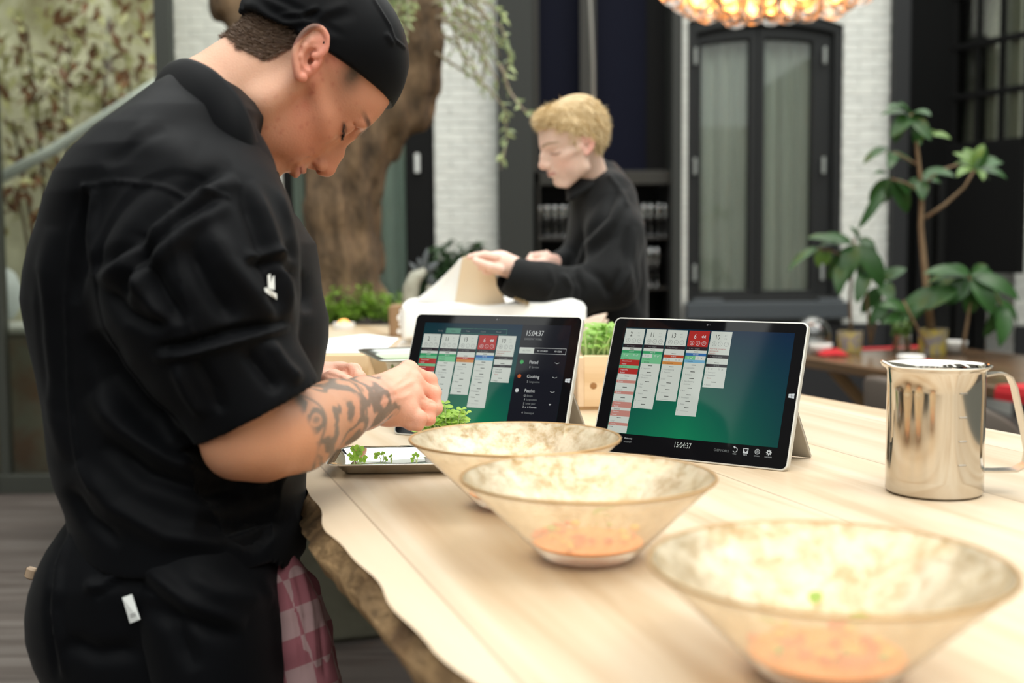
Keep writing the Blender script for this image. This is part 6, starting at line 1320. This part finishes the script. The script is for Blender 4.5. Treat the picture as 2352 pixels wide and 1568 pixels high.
# trousers and apron
TT = [(1165, 168, 640), (1220, 128, 645), (1260, 100, 645), (1300, 80, 645), (1350, 62, 650), (1400, 54, 655), (1450, 56, 660), (1500, 72, 662), (1568, 108, 665), (1640, 130, 665), (1700, 140, 660)]
f = Field((-.75, 1.05, 0.03), (-.13, 1.75, 1.02), .0045); f.add(loft_f(TT, lambda p: 1.335, lambda p: float(np.interp(p, [1165, 1300, 1700], [.145, .165, .16]))))
for Yl, xo in ((1.28, -.44), (1.48, -.40)):
    f.add(cone_f((xo, Yl, .66), (xo-.0, Yl, .40), .095, .075), .05).add(cone_f((xo, Yl, .40), (xo-.01, Yl, .07), .075, .062), .02)
V2, Q2 = f.mesh()
V2 = folds(V2, Q2, [([(165, 1200), (130, 1300), (120, 1400), (140, 1560)], 12, 8, 'x'), ([(300, 1300), (240, 1350), (190, 1345)], 14, 8, 'r'), ([(290, 1320), (250, 1350), (215, 1370)], 10, -6, 'r'), ([(150, 1470), (220, 1500), (330, 1490)], 22, -9, 'r')], 1.0)
mesh_obj('trousers', V2.astype(np.float32), Q2, M_cloth, chef.t, True)
f = Field((-.70, 1.08, .50), (-.10, 1.70, 1.02), .0040)
AT = [(1190, 300, 640), (1260, 296, 642), (1300, 298, 646), (1400, 318, 655), (1500, 345, 668), (1568, 365, 676), (1750, 400, 690), (1900, 420, 700)]
f.add(loft_f(AT, lambda p: 1.335, lambda p: float(np.interp(p, [1190, 1300, 1900], [.158, .182, .19]))))
V3, Q3 = f.mesh(); V3 = folds(V3, Q3, [([(310, 1310), (420, 1400), (560, 1450)], 26, 8, 'x'), ([(300, 1380), (400, 1430), (450, 1540)], 22, -7, 'r'), ([(600, 1320), (640, 1420), (650, 1560)], 14, 5, 'r'), ([(420, 1320), (520, 1370), (620, 1380)], 24, 6, 'r')], 1.0)
mesh_obj('apron', V3.astype(np.float32), Q3, M_cloth, chef.t, True)
mb = MB(); c4 = [(281, 1372), (303, 1364), (322, 1422), (299, 1431)]; pp = [P(a, b, (on_surface(np.concatenate([V2, V3]), (a, b), 10)[1]-.004)) for a, b in c4]
mb.add(pp, [(0, 1, 2, 3)]); mb.m = 1
for k_ in (.72, .80): 
    a, b = pp[0].lerp(pp[3], k_), pp[1].lerp(pp[2], k_); o_ = Vector((0, -.0008, 0)); a2, b2 = a.lerp(b, .25), a.lerp(b, .85); mb.add([a2+o_, b2+o_, b2+o_+Vector((0, 0, .001)), a2+o_+Vector((0, 0, .001))], [(0, 1, 2, 3)])
mb.build('care_label', [mat('white_label', (.80, .82, .80), .7), mat('label_ink', (.2, .2, .2), .7)], chef.t, solid=.0008)
mb = MB(); q = P(72, 1316, 1.40); mb.rbox((q.x, q.y, q.z), (.015, .010, .015), .006, Matrix.Rotation(.3, 3, 'Y')); mb.build('apron_toggle', mat('beige_toggle', (.42, .30, .20), .5), chef.t)
for Yl, xo in ((1.28, -.42), (1.48, -.38)):
    mb = MB(); mb.rbox((xo+.04, Yl, .045), (.29, .10, .09), .045, n=5); mb.build('shoe', mat('black_shoe_leather', (.01, .01, .01), .35), chef.t, smooth=40, bevel=.01)
# chequered side towel
f = Field((-.42, 1.15, .60), (-.15, 1.50, .98), .0030)
tw_ = [([(645, 1276, 1.30, .012), (660, 1330, 1.29, .018), (684, 1400, 1.28, .022), (700, 1480, 1.275, .026), (712, 1570, 1.275, .029), (720, 1640, 1.275, .030)], .02), ([(645, 1282, 1.33, .008), (650, 1340, 1.322, .011), (664, 1430, 1.318, .013), (680, 1560, 1.315, .016), (688, 1640, 1.315, .018)], .004), ([(660, 1282, 1.34, .010), (700, 1350, 1.345, .016), (728, 1440, 1.35, .017), (748, 1570, 1.355, .018), (755, 1640, 1.355, .018)], .008)]
for L, k in tw_: chain(f, L, k)
V4, Q4 = f.mesh(); V4 = folds(V4, Q4, [([(662, 1330), (680, 1420), (700, 1568)], 4, -5, 'r'), ([(690, 1300), (715, 1400), (728, 1560)], 5, 3, 'r'), ([(676, 1300), (700, 1400), (712, 1560)], 5, -3, 'r'), ([(735, 1420), (748, 1560)], 4, -3, 'r')], 1.0)
tag(mesh_obj('checked_towel', V4.astype(np.float32), Q4, mat('pink_check', (.55, .30, .32), .9), None, True), 'faded pink and white checked towel hanging from the chef\'s apron at the hip', 'towel')
m = MATS['pink_check']; nt = m.node_tree; tc_ = nt.nodes.new('ShaderNodeTexCoord'); mp = nt.nodes.new('ShaderNodeMapping'); ck = nt.nodes.new('ShaderNodeTexChecker'); ck.inputs['Scale'].default_value = 32
mp.inputs['Rotation'].default_value = (.2, .35, .75); nt.links.new(tc_.outputs['Object'], mp.inputs[0]); nt.links.new(mp.outputs[0], ck.inputs[0]); ck.inputs['Color1'].default_value = (.31, .105, .125, 1); ck.inputs['Color2'].default_value = (.42, .27, .27, 1); nt.links.new(ck.outputs[0], nt.nodes['Principled BSDF'].inputs['Base Color'])
# ---------------- the blond waiter
RW = np.array([[-.9051, .3377, -.2585], [-.2960, -.9366, -.1874], [-.3054, -.0931, .9477]]); PW = np.array([.174, 3.187, 1.522]); WS = .95
WPW = [((90, 0, 22), (5, 0, -5)), ((97, 0, -34), (4, 0, -6)), ((89, 0, -86), (1, 0, 8)), ((80, 0, -106), (-5, 0, 9)), ((-12, 80, 33), (-6, 0, -2)), ((-2, 74, -30), (3, 0, 4)), ((70, 46, 10), (-5, 2, -5)), ((82, 25, -55), (-1, 0, 4)), ((97, 0, -55), (0, 0, 2)), ((115, 0, -20), (3, 0, -2)), ((0, 72, 0), (0, 0, 0))]
wt = Human('person', 'blond young waiter in black jacket looking down and unfolding beige cloth', 'person', (.30, 3.36, 0))
n1, n2 = [tuple(q/WS for q in to_l(RW, PW, w_)) for w_ in (P(1352, 395, 3.24), P(1375, 460, 3.30))]
V, Q = head_mesh(2.2, (n1, n2), (50, 52), ear_back=14, flare=14)
LW0 = V.copy(); V = lwarp(V, WPW)
def wh(x, y, z, n): return ss(-6, 8, z-np.interp(x, [-90, -40, -20, 15, 40, 88], [-70, -30, 30, 30, 62, 84])), (.50, .36, .17)
C = skin_cols(LW0, (.76, .54, .44), ear=(.80, .36, .30), hair=wh, brows=(.32, .21, .13), spots=.35)
wt.put((V @ RW.T*.001*WS+PW).astype(np.float32), Q, C)
f = Field((-.20, 2.70, .80), (.56, 3.62, 1.52), .0034)
chain(f, [(1390, 450, 3.33, .05), (1400, 520, 3.36, .09), (1400, 740, 3.36, .10)], .04)
chain(f, [(1420, 450, 3.20, .045), (1420, 640, 3.08, .04), (1300, 655, 3.02, .034), (1172, 612, 2.93, .026)], .02)
chain(f, [(1172, 612, 2.93, .027), (1150, 603, 2.925, .026), (1130, 598, 2.92, .020)], .015)
f.add(ell_f(P(1145, 604, 2.925), (.034, .020, .026)), .012)
for L in ([(1140, 590, 2.90, .0110), (1112, 585, 2.895, .0098), (1092, 588, 2.89, .0086), (1078, 590, 2.89, .0075)], [(1135, 597, 2.91, .0110), (1108, 594, 2.905, .0098), (1094, 600, 2.90, .0085), (1102, 606, 2.90, .0075)],
          [(1135, 606, 2.92, .0105), (1112, 606, 2.915, .0092), (1104, 613, 2.91, .0082), (1113, 618, 2.91, .0074)], [(1138, 616, 2.93, .0095), (1120, 618, 2.93, .0082), (1115, 624, 2.92, .0074), (1124, 627, 2.92, .007)],
          [(1148, 618, 2.90, .0135), (1126, 612, 2.88, .0110), (1104, 604, 2.877, .0095), (1092, 599, 2.877, .0080)]): chain(f, L, .004)
chain(f, [(1350, 560, 3.40, .04), (1290, 610, 3.25, .030), (1262, 602, 3.20, .024)], .02)
f.add(ell_f(P(1245, 597, 3.18), (.030, .022, .020)), .012)
for i in range(4):
    chain(f, [(1240+i*7, 592-i*1, 3.17+.016*i, .0105), (1222+i*11, 588-i*1.5, 3.15+.016*i, .0095), (1216+i*10, 596, 3.14+.016*i, .0085), (1222+i*10, 603, 3.15+.016*i, .0075)], .004)
chain(f, [(1250, 602, 3.15, .012), (1232, 604, 3.13, .010), (1218, 600, 3.125, .008)], .005)
V, Q = f.mesh(); n = vnoise(V, 30, 4); C = np.tile(np.array((.80, .55, .46)), (len(V), 1)); k = (.3*ss(.2, 1.2, n))[:, None]; C = C*(1-k)+np.array((.82, .38, .30))*k
wt.put(V, Q, C); wt.body(skinm('waiter_skin'))
# hair: wavy blond locks
f = Field((-135, -110, -90), (135, 110, 175), 2.6)
f.add(ell_f((-9, 0, 48), (98, 79, 91))).add(ell_f((48, 0, 98), (42, 52, 28)), 16).add(ell_f((-30, 0, 74), (72, 70, 66)), 20)
X_, Y_, Z_ = f.ax[0][:, None, None], f.ax[1][None, :, None], f.ax[2][None, None, :]
low = np.interp(f.ax[0], [-110, -80, -40, -22, -12, 15, 24, 40, 62, 88], [-78, -72, -34, 8, 36, 38, 10, 50, 66, 84])[:, None, None]
f.F = np.maximum(f.F, (low-Z_+0*Y_)*.7)
f.F += (3.2*np.sin(X_*.05+np.sin(Z_*.05)*1.6+Y_*.10)*np.sin(Y_*.13+X_*.03+1)+1.8*np.sin(X_*.09+Z_*.07+Y_*.21)).astype(np.float32)*.8
g = Field((-135, -110, -90), (135, 110, 175), 2.6); g.add(ell_f((-6, 0, 45), (94, 75, 86))).add(ell_f((40, 0, 45), (52, 58, 45)), 12); f.F = np.maximum(f.F, -g.F)
V, Q = f.mesh(); M_bl = mat('blond_hair', (.62, .46, .25), .5, noise=.9, nscale=38, c2=(.40, .26, .11), stretch=(1, 1, 1.6))
Vw = (V @ RW.T*.001*WS+PW).astype(np.float32); hr = mesh_obj('hair', Vw, Q, M_bl, wt.t, True)
Nw = vnormals(Vw, Q); top_ = np.where(V[:, 2] > -60)[0]; ids = np.random.RandomState(3).choice(top_, 9000); fw = RW @ np.array([.8, 0, -.1]); bw = RW @ np.array([-.3, 0, -.9])
Lx = V[ids]; wgt = ss(-20, 60, Lx[:, 0])[:, None]
d_ = lambda r, R_: Nw[ids]*.30+fw*wgt+bw*(1-wgt)+R_.normal(size=(len(ids), 3))*.22
strands('hair_lock', hr, mat('pale_blond_strand', (.72, .56, .32), .4), Vw[ids], d_, .019, .0009, 5)
# jacket
WT = [(372, 1372, 1412), (392, 1350, 1432), (420, 1318, 1450), (450, 1312, 1464), (500, 1308, 1480), (560, 1300, 1488), (640, 1294, 1492), (740, 1290, 1492), (840, 1288, 1492)]
f = Field((-.06, 2.72, .84), (.56, 3.62, 1.52), .0045); f.add(loft_f(WT, lambda p: 3.34, lambda p: float(np.interp(p, [372, 410, 470, 600, 840], [.055, .13, .19, .18, .17]))))
chain(f, [(1405, 450, 3.22, .065), (1412, 540, 3.13, .075), (1405, 640, 3.06, .072)], .03)
chain(f, [(1405, 648, 3.06, .070), (1330, 668, 3.02, .058), (1250, 655, 2.97, .054), (1186, 640, 2.93, .053)], .03)
chain(f, [(1390, 500, 3.46, .06), (1340, 590, 3.40, .05), (1280, 612, 3.24, .042)], .03)
c_ = P(1180, 636, 2.93); f.cut(ell_f(P(1166, 630, 2.925), (.030, .040, .048)), .004)
V, Q = f.mesh(); px, py = proj_np(V)
V = folds(V, Q, [([(1430, 430), (1400, 500), (1340, 560), (1310, 640)], 14, 12, 'x'), ([(1440, 470), (1410, 540), (1350, 590)], 10, -9, 'r'), ([(1450, 520), (1440, 620), (1400, 690)], 12, 9, 'x'), ([(1330, 600), (1380, 640), (1420, 700)], 10, -10, 'r'), ([(1290, 625), (1310, 660), (1300, 700)], 7, 8, 'r'), ([(1260, 610), (1270, 650), (1250, 690)], 7, 6, 'r'), ([(1320, 620), (1340, 665), (1335, 710)], 7, -8, 'r'), ([(1430, 560), (1470, 640), (1480, 720)], 12, -8, 'r'), ([(1400, 405), (1420, 430), (1440, 470)], 5, -5, 's')], 1.0)
mesh_obj('jacket', V.astype(np.float32), Q, mat('charcoal_wool', (.0055, .006, .0065), .7, sheen=.08, spec=.12), wt.t, True)
mb = MB(); wt_ = [(1386, 366, 3.36), (1352, 388, 3.25), (1318, 415, 3.20), (1302, 427, 3.22), (1318, 415, 3.34), (1352, 385, 3.42)]; wb_ = [(1412, 392, 3.38), (1372, 418, 3.20), (1330, 446, 3.15), (1306, 462, 3.18), (1315, 445, 3.36), (1360, 410, 3.44)]
def wring(u, v):
    n_ = 6; s_ = u*n_; i = int(s_) % n_; t_ = s_-int(s_)
    def cat(A):
        p = [P(*A[(i+k-1) % n_]) for k in range(4)]; return .5*((2*p[1])+(p[2]-p[0])*t_+(2*p[0]-5*p[1]+4*p[2]-p[3])*t_**2+(3*p[1]-p[0]-3*p[2]+p[3])*t_**3)
    return cat(wt_).lerp(cat(wb_), v)
mb.grid(wring, 48, 6); mb.build('collar', mat('charcoal_wool', (0, 0, 0)), wt.t, smooth=True, solid=.008)
mb = MB()
for k_ in range(4): mb.sph(P(1184+k_*9, 686+k_*3.5, 2.905), .0052, 8, 6)
mb.build('cuff_buttons', mat('horn_button', (.28, .20, .10), .4), wt.t, smooth=True)
f = Field((.05, 3.15, .05), (.55, 3.62, .98), .008)
for yy in (3.28, 3.46): f.add(cone_f((.33, yy, .92), (.32, yy, .45), .105, .075), .03).add(cone_f((.32, yy, .45), (.32, yy, .06), .075, .06), .02)
V, Q = f.mesh(); mesh_obj('trousers', V, Q, M_cloth, wt.t, True)
for yy in (3.28, 3.46): mb = MB(); mb.rbox((.27, yy, .045), (.28, .10, .09), .045, n=5); mb.build('shoe', mat('black_shoe_leather', (0, 0, 0)), wt.t, smooth=40, bevel=.01)

# ------------------------------------------------------------------ linens
M_lin = mat('white_linen', (.90, .89, .86), .85, bump=.2, bscale=300); M_bei = mat('beige_linen', (.80, .66, .48), .85)
R = random.Random(12); sx0, sx1, sy0, sy1 = -.29, .13, 2.98, 3.34; z = TZ+.002
for k in range(8):
    h = .0175; ph = R.uniform(0, 6); a0 = R.uniform(-.012, .012); mb = MB(); nu, nv = 26, 30; prof = [(-.5, 0), (-.502, .25), (-.503, .5), (-.502, .75), (-.5, 1)]
    def lay(u, v, kk=k, ph=ph, z=z, h=h, a0=a0):
        # closed cross section around the fold (u around), v along depth
        a = 2*math.pi*u; cxr = (sx0+sx1)/2+a0; wd = (sx1-sx0)/2; y = sy0+(sy1-sy0)*v
        ca, sa = math.cos(a), math.sin(a); sq = lambda q, e: math.copysign(abs(q)**e, q)
        x = cxr+wd*sq(ca, .12)+.006*math.sin(y*60+ph+kk)+.004*math.sin(y*140+ph*2); zz = z+h/2+h/2*sq(sa, .5)+.0025*math.sin(y*48+ph)*(1 if abs(ca) > .5 else .3)
        return Vector((x, y+.004*math.sin(x*60+ph), zz))
    mb.grid(lay, nu, nv); b = len(mb.V); 
    mb.F.append(tuple(i*(nv+1) for i in range(nu))); mb.F.append(tuple(i*(nv+1)+nv for i in reversed(range(nu)))); mb.M += [0, 0]
    tag(mb.build('folded_linen', M_lin, smooth=60), '%s folded white linen in the stack behind the left tablet' % ('lowest', 'second lowest', 'third from bottom', 'fourth from bottom', 'fifth from bottom', 'third from top', 'second from top', 'topmost')[k], 'linen', 'stack of folded white linens'); z += h+.0005
zt_ = z
# big loose sheet on the stack, rising to a corner at the right
c00, c01, c10, c11 = P(925, 722, 2.97), P(945, 704, 3.36), P(1345, 742, 2.90), P(1302, 690, 3.30)
c00.z = zt_+.004; 
def sheet(u, v):
    w_ = min(1, v/.55); p = c01.lerp(c11, u).lerp(c00.lerp(c10, u), w_); zb = zt_+.004
    lift = .050*ss_(.45, 1, u)*(1-.75*w_); z_ = zb+lift
    if v > .55: z_ -= (v-.55)/.45*(.085-.02*u); p.y -= .012*math.sin((v-.55)/.45*1.6)+.006*math.sin(u*21)
    if u > .93: z_ -= (u-.93)*.30*w_
    return Vector((p.x, p.y, z_+.003*math.sin(u*17+v*6)))
def ss_(a, b, x): t = min(1, max(0, (x-a)/(b-a))); return t*t*(3-2*t)
mb = MB(); mb.grid(sheet, 48, 30); tag(mb.build('white_tablecloth', M_lin, smooth=True, solid=.006), 'large loose white cloth lying over the linen stack with one raised corner', 'cloth')
# cloth held by the waiter: white back side slope and beige panel
hand = P(1085, 592, 2.90); 
def held(u, v):         # u: left to right, v: top to bottom
    tl, tr, bl, br = P(1062, 590, 2.96), P(1120, 583, 2.93), P(1040, 722, 3.02), P(1172, 724, 2.97)
    p = tl.lerp(tr, u).lerp(bl.lerp(br, u), v); p.y += .012*math.sin(u*7+v*2)*v; return p
mb = MB(); mb.grid(lambda u, v: held(u*(1) if v > 0 else u, v), 18, 24)
tag(mb.build('beige_cloth', M_bei, smooth=True, solid=.003), 'beige cloth hanging from the waiter\'s raised hand over the stack', 'cloth')
def slope(u, v):
    tl, tr, bl, br = P(1058, 594, 3.00), P(1072, 590, 2.98), P(932, 706, 3.10), P(1052, 722, 3.05)
    p = tl.lerp(tr, u).lerp(bl.lerp(br, u), v); p.z -= .02*math.sin(v*math.pi)*(1-u)*.4; p.y += .015*math.sin(u*5)*v; return p
mb = MB(); mb.grid(slope, 16, 24); tag(mb.build('white_cloth', M_lin, smooth=True, solid=.004), 'white cloth sloping from the waiter\'s hand down to the left end of the stack', 'cloth')
for k, (a, b, w_, lab) in enumerate((((1330, 752), (1394, 719), .012, 'upper'), ((1335, 758), (1397, 733), .012, 'lower'))):
    A_, B_ = P(a[0], a[1], 2.60), P(b[0], b[1], 2.62); mb = MB(); A0_ = Vector((A_.x-.05, A_.y, TZ+.05))
    mb.leaf(A0_, B_-A0_, (0, -1, .5), (B_-A0_).length, .05, .0, .5, n=6); tag(mb.build('driftwood_splinter', mat('pale_driftwood', (.66, .52, .42), .8), smooth=True, solid=.006), '%s pale pointed wood splinter behind the green shoots' % lab, 'wood', 'pale splinters behind the shoots')
